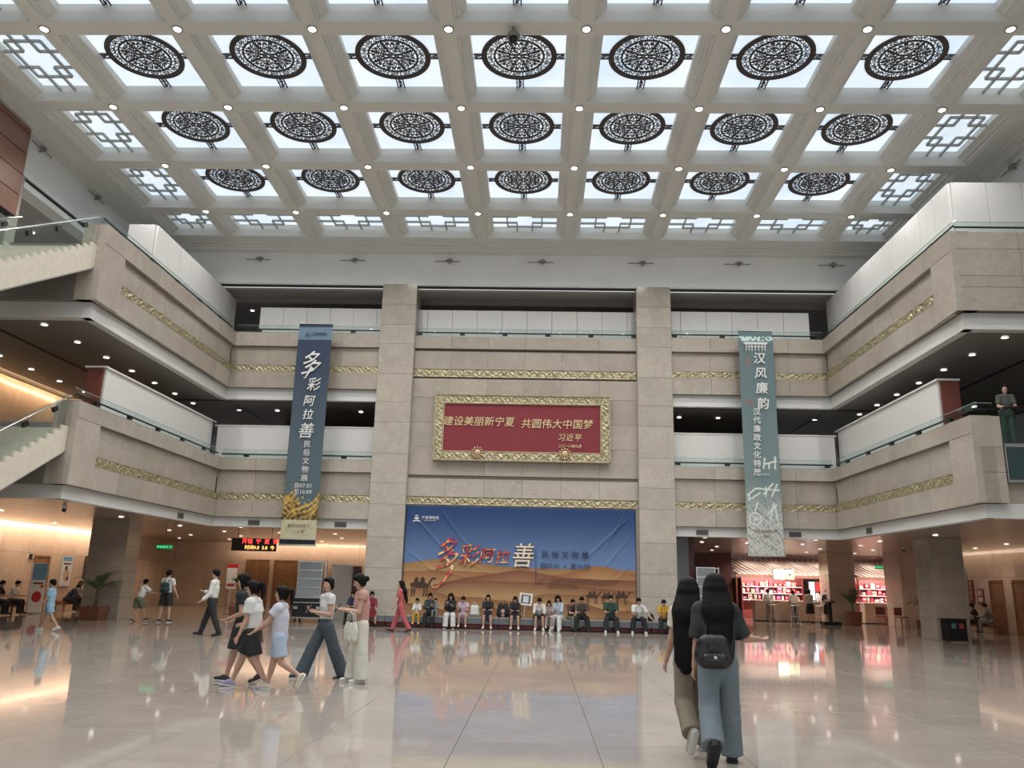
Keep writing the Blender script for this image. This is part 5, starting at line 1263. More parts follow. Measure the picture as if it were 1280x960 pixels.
    # limbs
    for nm in 'rl':
        s_ = 1 if nm == 'r' else -1
        f.cap(J[nm+'sh'], J[nm+'el'], .030*h*build, .023*h); f.cap(J[nm+'el'], J[nm+'wr'], .0225*h, .0155*h)
        f.cap(J[nm+'el']+(J[nm+'wr']-J[nm+'el'])*.1, J[nm+'el']+(J[nm+'wr']-J[nm+'el'])*.45, .023*h, .020*h)
        f.cap(J[nm+'hip'], J[nm+'knee'], .054*h*build, .034*h); f.cap(J[nm+'knee'], J[nm+'ank'], .031*h, .020*h)
        f.cap(J[nm+'knee']+(J[nm+'ank']-J[nm+'knee'])*.15, J[nm+'knee']+(J[nm+'ank']-J[nm+'knee'])*.5, .034*h, .028*h)
        fd = J[nm+'fd']; f.cap(J[nm+'ank']-[0, 0, .018*h], J[nm+'ank']+fd*.09*h-[0, 0, .024*h], .020*h, .016*h)
        # hand: palm, four fingers of different lengths, thumb from the side of the palm
        hdv = J[nm+'hd']; w = J[nm+'wr']
        side = nrm(np.cross(hdv, [0, 0, 1] if abs(hdv[2]) < .85 else [1, 0, 0])) if abs(hdv[2]) < .85 else np.array([0, 1., 0]) - hdv*hdv[1]
        side = nrm(side); pn = nrm(np.cross(side, hdv)); 
        curl = pn if (np.dot(pn, [-s_, 0, .6]) > 0) else -pn
        pw = .0175*h
        f.cap(w, w+hdv*.042*h, .013*h, .019*h, pn, .55, k=.01)
        fr = max(.0052*h, vox*.62); g = p['grip']
        for q, ln in ((-1.5, .030), (-.5, .036), (.5, .034), (1.5, .026)):
            b0 = w+hdv*.045*h+side*q*.0095*h; b1 = b0+(hdv*math.cos(g)+curl*math.sin(g))*ln*.55*h; b2 = b1+(hdv*math.cos(2.2*g)+curl*math.sin(2.2*g))*ln*.5*h
            f.cap(b0, b1, fr, fr*.95, k=.004); f.cap(b1, b2, fr*.95, fr*.8, k=.004)
        th = w+hdv*.014*h+side*.014*h*(1 if True else -1); th1 = th+nrm(hdv*.7+side*.8+curl*.3)*.024*h; f.cap(th, th1, fr*1.15, fr, k=.006); f.cap(th1, th1+nrm(hdv+curl*.4+side*.2)*.018*h, fr, fr*.85, k=.004)
    put(f.mesh('body', sk), 'body')
    # eyes and mouth
    eb = MB()
    for s_ in (1, -1):
        c = hc+hr*s_*.018*h*head+hf*.0500*h*head+hd*.004*h
        eb.lathe([(.001, -.0025*h), (.0045*h, -.001*h), (.0052*h, .001*h), (.001, .0028*h)], tuple(c), 8)
    put(eb.mesh('eyes', EYE, True), 'eyes')
    mb = MB(); c = hc+hf*.0505*h*head-hd*.030*h*head; mb.tube([tuple(c-hr*.011*h), tuple(c+hf*.0025*h), tuple(c+hr*.011*h)], .0028*h, 6); put(mb.mesh('mouth', LIP, True), 'mouth')
    # shoes
    if shoes:
        sm, kind = shoes; gl = 0
        for nm in 'rl':
            s_ = 1 if nm == 'r' else -1; b = Body(vox*.8, .014); a = J[nm+'ank']; fd = J[nm+'fd']; dn = nrm(np.cross(np.cross(fd, [0, 0, -1.]), fd)) if abs(fd[2]) < .95 else np.array([0, 1., 0])
            dn = nrm(np.array([0, 0, -1.])-fd*np.dot(fd, [0, 0, -1.]))
            big = 1.25 if kind == 'chunky' else 1.0
            hl = a-fd*.020*h+dn*.022*h; toe = a+fd*.098*h+dn*.028*h
            b.cap(hl, toe, .025*h*big, .023*h*big, dn, .85); b.cap(a+dn*.002*h, a+fd*.04*h+dn*.014*h, .024*h*big, .022*h*big)
            me = b.mesh('shoe', sm); o = put(me, 'shoe')
            if kind in ('sole', 'chunky'):
                b = Body(vox*.8, .006); b.cap(hl+dn*.020*h, toe+dn*.018*h, .0265*h*big, .0245*h*big, dn, .42); put(b.mesh('sole', mat('sole_white', (.66, .66, .64), .5) if kind == 'sole' else M_BLACK), 'sole', o)
    # bottoms
    e = .012*h/1.6
    if bottom:
        kind, bm, *ar = bottom; b = Body(vox, .022*h/1.6)
        wa = sp*.055*h
        b.cap(org+[0, 0, -.01*h], U(wa), .086*h*build+e, .076*h*build+e*.6, (0, 1, 0), .76)
        if kind in ('pants', 'shorts'):
            flare = ar[0] if ar else .034; ln = ar[1] if len(ar) > 1 else 1
            for nm in 'rl':
                hp_, kn, an = J[nm+'hip'], J[nm+'knee'], J[nm+'ank']
                if kind == 'shorts':
                    q = hp_+(kn-hp_)*ln; b.cap(hp_-[0, 0, .0], q, .061*h*build+e, .050*h*build+e+flare*h*.3, flat=False if ln < .3 else True)
                    b.cap(hp_, hp_+(q-hp_)*.5, .060*h*build+e, .056*h*build+e)
                else:
                    r2 = flare*h; kr = max(.040*h, .6*r2+.015*h)+e*.5
                    b.cap(hp_, kn, .058*h*build+e, kr); q = kn+(an-kn)*(1.0+ .06); b.cap(kn, kn+(q-kn)*.3, kr, kr*.98+ .02*(r2)); b.cap(kn+(q-kn)*.2, q, kr, r2, flat=True)
        else:   # skirt
            ln, wd = ar
            kk = (J['rknee']+J['lknee'])/2; hip = org; dirv = nrm(kk-hip); q = hip+dirv*ln*h
            spread = abs(J['rknee'][1]-J['lknee'][1])/2
            b.cap(org+[0, 0, .05*h], q, .078*h*build+e, wd*h, (1, 0, 0), .80, flat=True)
            b.cap(org, q, .085*h+e, wd*h*.9, (1, 0, 0), .9, flat=True)
            if not p['sit']:
                for nm in 'rl':
                    v = J[nm+'knee']-J[nm+'hip']; b.cap(J[nm+'hip'], J[nm+'hip']+v*min(1, ln/.245), .066*h+e, .062*h+e, flat=True)
            if p['sit']:
                for nm in 'rl': b.cap(J[nm+'hip'], J[nm+'hip']+(J[nm+'knee']-J[nm+'hip'])*.85, .06*h, .05*h)
        put(b.mesh('trousers' if kind == 'pants' else kind, bm), {'pants': 'trousers'}.get(kind, kind))
    if top:
        kind, tm, *ar = top; b = Body(vox, .020*h/1.6); ex = (ar[0] if ar else .012)*h; slv = ar[1] if len(ar) > 1 else .55; drop = ar[2] if len(ar) > 2 else .02
        base = org+sp*(.06*h)-np.array([0, 0, drop*h])
        b.cap(base, J['chest'], .074*h*build+ex, .083*h*build+ex, front, .74, flat=True)
        b.cap(org+sp*.10*h, J['chest'], .070*h*build+ex, .083*h*build+ex, front, .74)
        b.cap(J['chest'], U(sh0)-sp*.012*h, .083*h*build+ex, .060*h*build+ex*.6, front, .74)
        b.cap(U(sh0)+sp*.008*h, U(sh0)+sp*.020*h, .046*h, .038*h)
        for nm in 'rl':
            b.cap(U(sh0)+sp*.004*h, J[nm+'sh']-sp*.006*h, .044*h+ex*.3, .038*h*build+ex*.4)
            if slv > 0:
                v = J[nm+'el']-J[nm+'sh']
                if slv <= 1: b.cap(J[nm+'sh'], J[nm+'sh']+v*slv, .037*h*build+ex*.5, .033*h*build+ex*.8, flat=True); b.cap(J[nm+'sh'], J[nm+'sh']+v*slv*.3, .037*h*build+ex*.5, .036*h*build+ex*.5)
                else:
                    b.cap(J[nm+'sh'], J[nm+'el'], .036*h*build+ex*.5, .030*h+ex*.4); v2 = J[nm+'wr']-J[nm+'el']; b.cap(J[nm+'el'], J[nm+'el']+v2*(slv-1), .030*h+ex*.4, .023*h+ex*.3)
        put(b.mesh(kind, tm), kind)
    # hair
    hm = hairm or HAIR; b = Body(vox*.9, .012*h/1.6); H_ = lambda x, y, z_: hc+(hr*x+hf*y+hd*z_)*h*head
    b.ell(H_(0, -.012, .026), np.array([.052, .058, .052])*h*head, Rh)
    b.ell(H_(0, .020, .052), np.array([.040, .030, .022])*h*head, Rh)
    for s_ in (1, -1): b.ell(H_(s_*.042, -.010, .006), np.array([.012, .030, .030])*h*head, Rh)
    if hair == 'short': b.ell(H_(0, -.030, .0), np.array([.044, .034, .044])*h*head, Rh)
    if hair != 'short':
        b.ell(H_(0, -.030, -.012), np.array([.046, .036, .048])*h*head, Rh)
        for s_ in (1, -1): b.cap(H_(s_*.044, .010, .02), H_(s_*.046, -.005, -.045), .012*h*head, .012*h*head)
    if hair.startswith('long'):
        L = float(hair[4:] or .26); bk = -nrm(hf*[1, 1, 0]) ; a = H_(0, -.028, -.01); m_ = U(sh0)+bk*.075*h+sp*.0; q = m_+np.array([0, 0, -L*h])+bk*.045*h
        b.cap(H_(0, -.02, .02), a, .062*h, .070*h, hf, .8); b.cap(a, m_, .072*h, .092*h, hf, .55); b.cap(m_, q, .092*h, .070*h, hf, .40)
        for s_ in (1, -1): b.cap(H_(s_*.040, .008, .02), m_+hr*s_*.045*h+hf*.02*h, .016*h, .026*h)
        b.cap(q, q-np.array([0, 0, .05*h]), .062*h, .040*h, hf, .45)
    elif hair == 'ponytail':
        a = H_(0, -.066, .026); b.cap(a, a-hf*.030*h, .014*h, .024*h); b.cap(a-hf*.030*h, a-hf*.045*h-np.array([0, 0, .075*h]), .026*h, .022*h); b.cap(a-hf*.045*h-np.array([0, 0, .075*h]), a-hf*.035*h-np.array([0, 0, .14*h]), .022*h, .008*h)
    elif hair == 'bun': b.ell(H_(0, -.078, .0), np.array([.028, .026, .028])*h, Rh)
    elif hair == 'braid':
        a = H_(.040, -.02, -.04); c_ = a+np.array([0, 0, 0])
        for q in range(7): b.ell(a+hf*(.02+.004*q)*h+np.array([0, 0, -.026*q*h]), np.array([.013, .013, .018])*h*(1-.05*q), None)
    elif hair == 'bob':
        for s_ in (1, -1): b.cap(H_(s_*.042, .0, .02), H_(s_*.045, .0, -.055), .016*h, .018*h)
    put(b.mesh('hair', hm), 'hair')
    if extras: extras(t, J, dict(h=h, org=org, sp=sp, front=front, hf=hf, hr=hr, hd=hd, hc=hc, put=put, vox=vox, sh0=U(sh0)))
    return t
def pt2(t, v): return t.matrix_basis@Vector([float(q) for q in v])
def phone(t_label, who, J, side='r'):
    t = thing('phone', t_label, 'phone', tuple(pt2(who, J[side+'wr']+J[side+'hd']*.062)))
    b = MB().box(-.038, .038, -.006, .006, -.07, .07); b.build('case', M_BLACK, t); MB().box(-.034, .034, -.008, -.006, -.064, .064).build('screen', mat('phone_screen', (.03, .04, .05), .1), t)
    t.rotation_euler = (math.radians(-35), 0, who.rotation_euler[2]+PI)
    return t

FB = fabric
white = FB('white', (.60, .60, .58)); offw = FB('offwhite', (.62, .60, .52)); black = FB('black', (.014, .014, .016)); denim = FB('dark_denim', (.055, .075, .095)); ltden = FB('light_denim', (.155, .195, .22)); khaki = FB('khaki', (.20, .165, .12))
cream = FB('cream', (.60, .59, .50)); pinkf = FB('floral_pink', (.48, .26, .22)); ltblue = FB('light_blue', (.26, .42, .54)); lilac = FB('lilac', (.46, .36, .46)); green = FB('dark_green', (.018, .05, .035)); brown = FB('brown', (.07, .05, .04)); red = FB('salmon_red', (.42, .09, .10)); wine = FB('patterned_wine', (.18, .02, .03)); yellow = FB('yellow', (.45, .26, .03)); navy = FB('navy', (.02, .025, .06)); grey = FB('grey', (.16, .17, .17)); olive = FB('olive', (.13, .14, .10)); ltgrey = FB('pale_grey_blue', (.36, .42, .48)); fbt = mat('tie_dye_cloth', (.022, .027, .028), .8, noise=.85, nscale=5, bump=.5, bscale=9)
lshoe = mat('lilac_shoe', (.30, .27, .42), .5); wshoe = mat('white_shoe', (.62, .62, .58), .5); bshoe = mat('black_shoe', (.015, .015, .016), .4); cshoe = mat('cream_shoe', (.55, .52, .40), .5); tank = M_BLACK

# ---- pair of long haired women walking away at the right (nearest)
def backpack(lbl, who, J, c, mt, w=.13, hh=.17, dd=.07, strap=True, name='backpack'):
    h = c['h']; t = thing(name, lbl, 'bag', tuple(pt2(who, c['sh0']*0)), who.rotation_euler[2])
    ctr = c['sh0']-c['front']*(.145)-np.array([0, 0, hh+.03])
    b = Body(.012, .04); b.cap(ctr-[w*.5, 0, hh*.5], ctr+[-w*.5, 0, hh*.45], dd, dd*.9, (0, 1, 0), .9); b.cap(ctr+[w*.5, 0, -hh*.5], ctr+[w*.5, 0, hh*.45], dd, dd*.9, (0, 1, 0), .9); b.cap(ctr-[0, 0, hh*.6], ctr+[0, 0, hh*.5], dd*1.1, dd, (0, 1, 0), .9)
    m_ = b.mesh('pack_body', mt); o = bpy.data.objects.new('pack_body', m_); COL.objects.link(o); o.parent = t
    b = Body(.012, .02); q = ctr-c['front']*.07-[0, 0, hh*.25]; b.cap(q-[w*.45, 0, 0], q+[w*.45, 0, 0], dd*.7, dd*.7, (0, 1, 0), .6); m_ = b.mesh('pocket', mt); o = bpy.data.objects.new('pocket', m_); COL.objects.link(o); o.parent = t
    for s_ in (1, -1):
        s0 = c['sh0']+[s_*.085, -.075, .0]; MB().tube([tuple(ctr+[s_*.05, .03, hh*.55]), tuple(s0+[0, 0, .035]), tuple(c['sh0']+[s_*.09, .02, .075]), tuple(c['sh0']+[s_*.095, .11, -.03]), tuple(c['sh0']+[s_*.10, .10, -.16]), tuple(ctr+[s_*(w*.5+.06), .05, -hh*.4])], .014, 6).build('strap', mt, t, True)
    return t
def exR(t, J, c):
    h = c['h']
    # dark mini pack hanging low on the back, with straps
    p = thing('backpack', 'small black backpack on the back of the woman in light blue jeans', 'bag', tuple(t.location), t.rotation_euler[2])
    ctr = c['org']+np.array([-.05, -.21, .09])
    b = Body(.011, .03); b.cap(ctr+[-.07, 0, -.03], ctr+[.07, 0, -.03], .10, .10, (0, 1, 0), .7); b.cap(ctr+[-.05, 0, .07], ctr+[.05, 0, .07], .085, .085, (0, 1, 0), .7)
    o = bpy.data.objects.new('pack_body', b.mesh('pack_body', bagm)); COL.objects.link(o); o.parent = p
    b = Body(.011, .02); b.cap(ctr+[-.05, -.075, -.05], ctr+[.05, -.075, -.05], .055, .055, (0, 1, 0), .6); o = bpy.data.objects.new('pocket', b.mesh('pocket', bagm)); COL.objects.link(o); o.parent = p
    MB().box(ctr[0]-.05, ctr[0]+.05, ctr[1]-.085, ctr[1]-.07, ctr[2]+.02, ctr[2]+.09).build('flap', bagm, p)
    MB().lathe([(.001, 0), (.014, 0), (.014, .008), (.001, .01)], n=12).build('buckle', M_STEEL, p).matrix_local = Matrix.Translation((ctr[0], ctr[1]-.115, ctr[2]-.03))@Matrix.Rotation(PI/2, 4, 'X')
    for s_ in (1, -1): MB().tube([tuple(ctr+[s_*.06, .02, .14]), tuple(c['sh0']+[s_*.10, -.10, -.02]), tuple(c['sh0']+[s_*.105, -.01, .065]), tuple(c['sh0']+[s_*.11, .10, -.05]), tuple(ctr+[s_*.14, .14, 0])], .013, 6).build('strap', bagm, p, True)
    # torn knee patch on the jeans, seen as dark slit
bagm = mat('black_nylon', (.012, .012, .013), .35, bump=.4, bscale=25)
person('woman walking away with very long black hair, dark short sleeved shirt and light blue jeans', (1.60, 7.55), -6, 1.56,
       dict(lean=4, rl=(8, 6, 2), ll=(-14, 34, 2), lf=-52, rf=0, ra=(14, 24, 70, -34), la=(-4, 8, 14, 0), headp=2, heady=4), ('shirt', fbt, .026, .95, .055), ('pants', ltden, .062), 'long.14', (bshoe, 'chunky'), vox=.0105, female=True, extras=exR, build=.95)
def exL(t, J, c): pass
person('woman walking away with waist length black hair, pale top and khaki trousers', (1.46, 8.02), 4, 1.53,
       dict(lean=3, ll=(-6, 48, 3), rl=(10, 8, 2), lf=-62, ra=(6, 8, 20, 0), la=(8, 10, 14, 0), headp=0, heady=-30), ('blouse', offw, .018, .6, .03), ('pants', khaki, .056), 'long.28', (mat('silver_shoe', (.42, .42, .36), .4), 'sole'), vox=.0105, female=True, build=.93)

# ---- walking family at the left
person('person in white T-shirt and black shorts with ponytail, holding the girl by the hand', (-3.90, 11.5), 90, 1.44, dict(lean=5, rl=(24, 4, 2), ll=(-16, 14, 2), lf=-16, rf=8, la=(6, 8, 14, 0), ra=(-16, 6, 6, 0), headp=8), ('tshirt', white, .024, .62, .03), ('shorts', black, .05, .85), 'ponytail', (lshoe, 'sole'), vox=.0115, female=True)
person('woman in black top and black skirt walking left, half hidden behind the white T-shirt', (-4.22, 12.0), 90, 1.52, dict(lean=4, rl=(20, 6, 2), ll=(-22, 12, 2), lf=-20, rf=4, ra=(-8, 6, 70, 16), la=(-10, 6, 80, 20), headp=10), ('top', black, .018, .5, .07), ('skirt', black, .20, .135), 'bob', (bshoe, 'sole'), vox=.013, female=True)
person('young girl with ponytail in white T-shirt and pale blue shorts walking left', (-3.46, 11.3), 90, 1.33, dict(lean=3, rl=(14, 2, 2), ll=(-12, 46, 2), lf=-60, rf=4, ra=(38, 6, 18, 0), la=(34, 6, 18, 0), headp=2), ('tshirt', FB('white_lilac', (.50, .50, .58)), .026, .55, .04), ('shorts', FB('pale_blue', (.34, .42, .52)), .05, .82), 'ponytail', (cshoe, 'sole'), vox=.0115, female=True, head=1.1)
H1 = person('woman with long braid in white T-shirt and dark flared jeans, holding a phone', (-3.24, 12.85), 128, 1.52, dict(lean=0, rl=(24, 2, 4), ll=(-20, 6, 4), lf=-14, rf2=6, rf=0, ra=(4, 12, 104, 34), la=(4, 12, 96, 38), headp=4, heady=25), ('tshirt', white, .010, .42, -.02), ('pants', denim, .070), 'braid', (bshoe, 'sole'), vox=.0115, female=True, build=.95, extras=lambda t, J, c: phone('black phone held by the woman in dark flared jeans', t, J, 'r'))
def extote(t, J, c):
    phone('phone held by the woman in cream trousers', t, J, 'r')
    q = thing('tote_bag', 'cream tote bag hanging from the arm of the woman in cream trousers', 'bag', tuple(pt2(t, J['lel']+np.array([.0, .10, -.16]))), t.rotation_euler[2]+.5)
    b = Body(.011, .02); b.cap((-.10, 0, -.20), (-.085, 0, 0), .045, .035, (0, 1, 0), .8); b.cap((.10, 0, -.20), (.085, 0, 0), .045, .035, (0, 1, 0), .8); b.cap((0, 0, -.20), (0, 0, -.01), .055, .035, (0, 1, 0), .8); b.cap((-.06, .0, -.1), (.06, 0, -.1), .10, .10, (0, 1, 0), .35)
    o = bpy.data.objects.new('bag_body', b.mesh('bag_body', cream)); COL.objects.link(o); o.parent = q
    for y in (-.02, .02): MB().tube([(-.08, y, .0), (-.06, y, .13), (.0, y, .17), (.06, y, .13), (.08, y, .0)], .007, 6).build('handle', cream, q, True)
person('woman with a bun in floral pink blouse and wide cream trousers looking at a phone', (-2.60, 12.4), 112, 1.53, dict(lean=2, rl=(6, 2, 3), ll=(0, 4, 4), ra=(14, 8, 88, 22), la=(14, 10, 84, 26), headp=22), ('blouse', pinkf, .020, .30, .03), ('pants', cream, .078), 'bun', (wshoe, 'sole'), vox=.0115, female=True, extras=extote)
person('man in white shirt and black trousers walking left near the lift lobby', (-8.3, 21.15), 96, 1.66, dict(lean=-2, rl=(20, 4, 2), ll=(-16, 8, 2), lf=-8, rf=6, la=(8, 10, 40, 0), ra=(14, 10, 88, 30), headp=6), ('shirt', white, .014, 1.8, .0), ('pants', black, .036), 'short', (bshoe, 'plain'), vox=.014)
person('boy in light blue shirt and shorts walking left at the left edge', (-12.6, 21.3), 100, 1.28, dict(lean=2, rl=(18, 4, 2), ll=(-20, 16, 2), lf=-20, la=(10, 8, 30, 0), ra=(-6, 8, 14, 0), headp=4), ('shirt', ltblue, .020, .7, .06), ('shorts', ltblue, .05, .7), 'short', (wshoe, 'sole'), vox=.013, head=1.12)
bp = person('youth with a dark green backpack, white T-shirt and black shorts, seen from behind', (-12.0, 26.7), -12, 1.62, dict(rl=(4, 2, 5), ll=(-4, 4, 5), lf=-8, ra=(6, 16, 16, 0), la=(6, 12, 20, 0)), ('tshirt', white, .020, .6, .02), ('shorts', black, .05, .85), 'short', (bshoe, 'sole'), vox=.014, extras=lambda t, J, c: setattr(backpack('dark green backpack on the youth in black shorts', t, J, c, FB('pack_green', (.02, .045, .045)), w=.16, hh=.20, dd=.08), 'location', t.location))
kd = person('boy in numbered white shirt and olive shorts leaning towards the youth with the backpack', (-12.85, 26.6), -30, 1.34, dict(lean=22, rl=(24, 8, 4), ll=(-4, 10, 4), lf=-16, ra=(50, 12, 30, 10), la=(30, 8, 30, 10), headp=-4), ('tshirt', white, .022, .6, .02), ('shorts', olive, .05, .85), 'short', (bshoe, 'sole'), vox=.013, head=1.1,
       extras=lambda t, J, c: text('12', .17, tuple((c['org']+c['sp']*.2*c['h'])-c['front']*.145), FB('print_grey', (.12, .12, .13)), t, 'printed_number', rot=(PI/2-22*D2, 0, 0), ext=.002))
person('woman in salmon red short sleeved suit walking left past the bench', (-4.08, 25.0), 92, 1.50, dict(lean=3, rl=(20, 2, 2), ll=(-18, 12, 2), lf=-18, rf=8, ra=(-14, 8, 10, 0), la=(16, 8, 10, 0)), ('tunic', red, .022, .7, .05), ('pants', red, .046), 'long.16', (bshoe, 'plain'), vox=.013, female=True)
def exbaby(t, J, c):
    b = person('toddler in white and ochre clothes carried by the woman in salmon red', tuple(pt2(t, c['chest'] if 'chest' in c else c['sh0']+np.array([-.0, -.18, -.15]))), 200, .72, dict(lean=10, rl=(60, 50, 8), ll=(60, 50, 8), ra=(60, 8, 20, 0), la=(60, 8, 20, 0)), ('top', white, .02, 1.6, .02), ('pants', yellow, .05), 'short', (wshoe, 'plain'), vox=.013, head=1.5, z=0.0)

# ---- people sitting on the long bench
SIT = dict(sit=True, rl=(88, 86, 6), ll=(88, 86, 6), lean=12, headp=22, ra=(28, 6, 62, 22), la=(28, 6, 62, 22))
def sitter(label, x, H, top, bottom, hair='short', shoes=None, female=False, face=180, y=27.78, head=1.0, zseat=.37, group=None, vox=.0145, skin=None, build=1.0, ph=None, z=None, extras=None, **po):
    q = dict(SIT); q.update(po)
    zz = zseat+.046*H*build
    ex = extras
    if ph: ex = lambda t, J, c: phone(ph, t, J, 'r')
    return person(label, (x, y), face, H, q, top, bottom, hair, shoes, vox, group, female, skin, head, z=zz, build=build, extras=ex)
# shins end on the floor: knee height = seat + thigh radius, legs shortened through the knee angle
P_ = ('pants',)
sitter('woman in dark vest cradling a baby at the left of the bench', -3.55, 1.45, ('vest', FB('dark_teal', (.03, .045, .045)), .011, 1.8), ('pants', black, .045), 'bun', (bshoe, 'plain'), True, extras=None, ra=(30, 8, 70, 40), la=(30, 8, 80, 20))
sitter('woman with long black hair, black cardigan and wide white trousers on the bench', -2.86, 1.45, ('cardigan', black, .011, 1.7), ('pants', white, .060), 'long.20', (bshoe, 'sole'), True, ra=(34, 6, 95, 22), la=(34, 6, 80, 22), ph='phone held by the woman in white trousers on the bench')
sitter('child in lilac shirt looking down at a phone on the bench', -2.44, 1.28, ('shirt', lilac, .011, .6), ('shorts', lilac, .05, .5), 'short', (cshoe, 'plain'), False, head=1.1, headp=34, ph='red backed phone held by the child in lilac')
sitter('woman in black blouse and skirt reading on the bench, left of the black bag', -1.62, 1.42, ('blouse', black, .011, .9), ('skirt', FB('dark_navy', (.015, .02, .035)), .22, .11), 'bob', (cshoe, 'plain'), True, headp=14)
fan = sitter('woman dressed in black with a patterned scarf in front of the white framed fan', -.72, 1.38, ('blouse', black, .011, 1.3), ('shorts', black, .06, .9), 'bob', (wshoe, 'plain'), True, headp=30)
sitter('youth in white shirt and black trousers bending over a phone', .08, 1.46, ('shirt', white, .011, 1.5), ('shorts', black, .05, 1.0), 'short', (wshoe, 'sole'), lean=30, headp=30, ph='phone held by the youth in white shirt')
sitter('small girl in pinkish grey clothes between two seated people', .40, 1.12, ('dress', FB('dusty_pink', (.30, .23, .22)), .011, 1.2), ('pants', FB('dusty_pink', (.30, .23, .22)), .045), 'bob', (wshoe, 'plain'), True, head=1.15, y=27.7)
sitter('woman with dark bob in pale blue blouse and white trousers turning to the small girl', .74, 1.48, ('blouse', ltgrey, .011, 1.6), ('pants', white, .052), 'long.05', (wshoe, 'sole'), True, face=160, heady=20)
sitter('boy in dark clothes with his back turned to the woman in pale blue', 1.10, 1.24, ('tshirt', FB('dark_plum', (.05, .03, .04)), .011, .7), ('pants', olive, .045), 'short', (bshoe, 'plain'), face=215, head=1.1)
sitter('man in brown T-shirt and black trousers looking down at a phone', 1.47, 1.52, ('tshirt', brown, .011, .8), ('pants', black, .050), 'short', (bshoe, 'plain'), lean=24, headp=24, build=1.1, ph='phone held by the man in brown', ll=(88, 86, 14), rl=(88, 86, 14))
sitter('man in dark green T-shirt, black trousers and white shoes on the bench', 2.43, 1.56, ('tshirt', green, .011, .8), ('pants', FB('charcoal', (.02, .02, .025)), .050), 'short', (wshoe, 'sole'), build=1.12, lean=14, headp=14, hairm=HAIRG, rl=(88, 86, 12), ll=(88, 86, 12))
sitter('man in white polo shirt and black trousers leaning forward on the bench', 3.33, 1.54, ('polo', white, .011, .8), ('pants', black, .05), 'short', (wshoe, 'sole'), lean=26, headp=18, build=1.06, la=(10, 30, 30, -10), rl=(88, 86, 16), ll=(88, 86, 12), ph='phone held by the man in white polo shirt')
sitter('boy in yellow T-shirt and black trousers on the bench', 4.16, 1.40, ('tshirt', yellow, .011, .8), ('pants', black, .045), 'short', (bshoe, 'plain'), lean=16, headp=26, head=1.05)
sitter('small child in pale clothes beside the boy in yellow', 4.45, 1.14, ('tshirt', ltgrey, .011, .8), ('shorts', ltgrey, .05, .7), 'short', (wshoe, 'plain'), head=1.15, lean=20, headp=24, y=27.7)
sitter('woman in patterned wine red dress with upturned hair left of the pillar', -5.55, 1.46, ('blouse', wine, .011, 1.0), ('skirt', wine, .28, .12), 'bun', (bshoe, 'plain'), True, face=200)
sitter('man in dark clothes behind the walking women', -6.15, 1.44, ('tshirt', navy, .011, .8), ('pants', black, .05), 'short', (bshoe, 'plain'), face=170, y=28.0)
sitter('small child in white and ochre on the bench behind the woman in salmon red', -3.98, 1.05, ('tshirt', white, .012, 1.5), ('pants', yellow, .045), 'short', (wshoe, 'plain'), head=1.2, y=27.8)
sitter('baby lying in the arms of the woman in dark vest', -3.36, .74, ('top', FB('baby_grey', (.12, .15, .15)), .012, 1.4), ('pants', FB('baby_grey', (.12, .15, .15)), .05), 'short', None, head=1.5, y=27.55, zseat=.52, lean=-20)
# things on the bench
t = thing('picture_frame_fan', 'white framed square fan standing behind the woman in black', 'fan', (-.40, 28.2, .78)); t.rotation_euler = (0, .1, 0)
MB().box(-.22, .22, -.02, .02, 0, .06).box(-.22, .22, -.02, .02, .34, .40).box(-.22, -.15, -.02, .02, .06, .34).box(.15, .22, -.02, .02, .06, .34).build('frame', M_HOARD, t); MB().box(-.15, .15, -.005, .01, .06, .34).build('inner_panel', M_BLACK, t); MB().box(-.10, .10, -.012, -.005, .09, .31).build('print', PWt, t); MB().box(-.01, .01, -.015, .015, -.37, 0).build('handle', M_STEEL, t)
def softbag(label, loc, m, s=1, rz=0, name='bag'):
    t = thing(name, label, 'bag', loc, rz); b = Body(.016, .05); b.cap((-.08*s, 0, .09*s), (-.06*s, 0, .28*s), .085*s, .07*s, (0, 1, 0), .8); b.cap((.08*s, 0, .09*s), (.06*s, 0, .28*s), .085*s, .07*s, (0, 1, 0), .8)
    o = bpy.data.objects.new('bag_body', b.mesh('bag_body', m)); COL.objects.link(o); o.parent = t
    MB().tube([(-.05*s, 0, .34*s), (-.03*s, 0, .42*s), (.03*s, 0, .42*s), (.05*s, 0, .34*s)], .009, 6).build('handle', m, t, True)
    b = Body(.014, .02); b.cap((-.06*s, -.075*s, .10*s), (.06*s, -.075*s, .10*s), .05*s, .05*s, (0, 1, 0), .6); o = bpy.data.objects.new('pocket', b.mesh('pocket', m)); COL.objects.link(o); o.parent = t
softbag('black backpack with peach panel standing on the bench', (-1.13, 27.95, .37), black, 1.35); softbag('white soft bag on the bench beside the child in lilac', (-2.08, 27.95, .37), white, 1.1)
softbag('dark flat bag on the bench beside the boy in yellow', (3.78, 27.95, .37), black, .7)
b = Body(.014, .03); b.cap((0, -.10, .12), (0, -.10, .22), .09, .06, (0, 1, 0), .5); pk = [o for o in bpy.data.objects if o.get('label') == 'black backpack with peach panel standing on the bench'][0]; o = bpy.data.objects.new('front_panel', b.mesh('front_panel', FB('peach', (.50, .28, .20)))); COL.objects.link(o); o.parent = pk

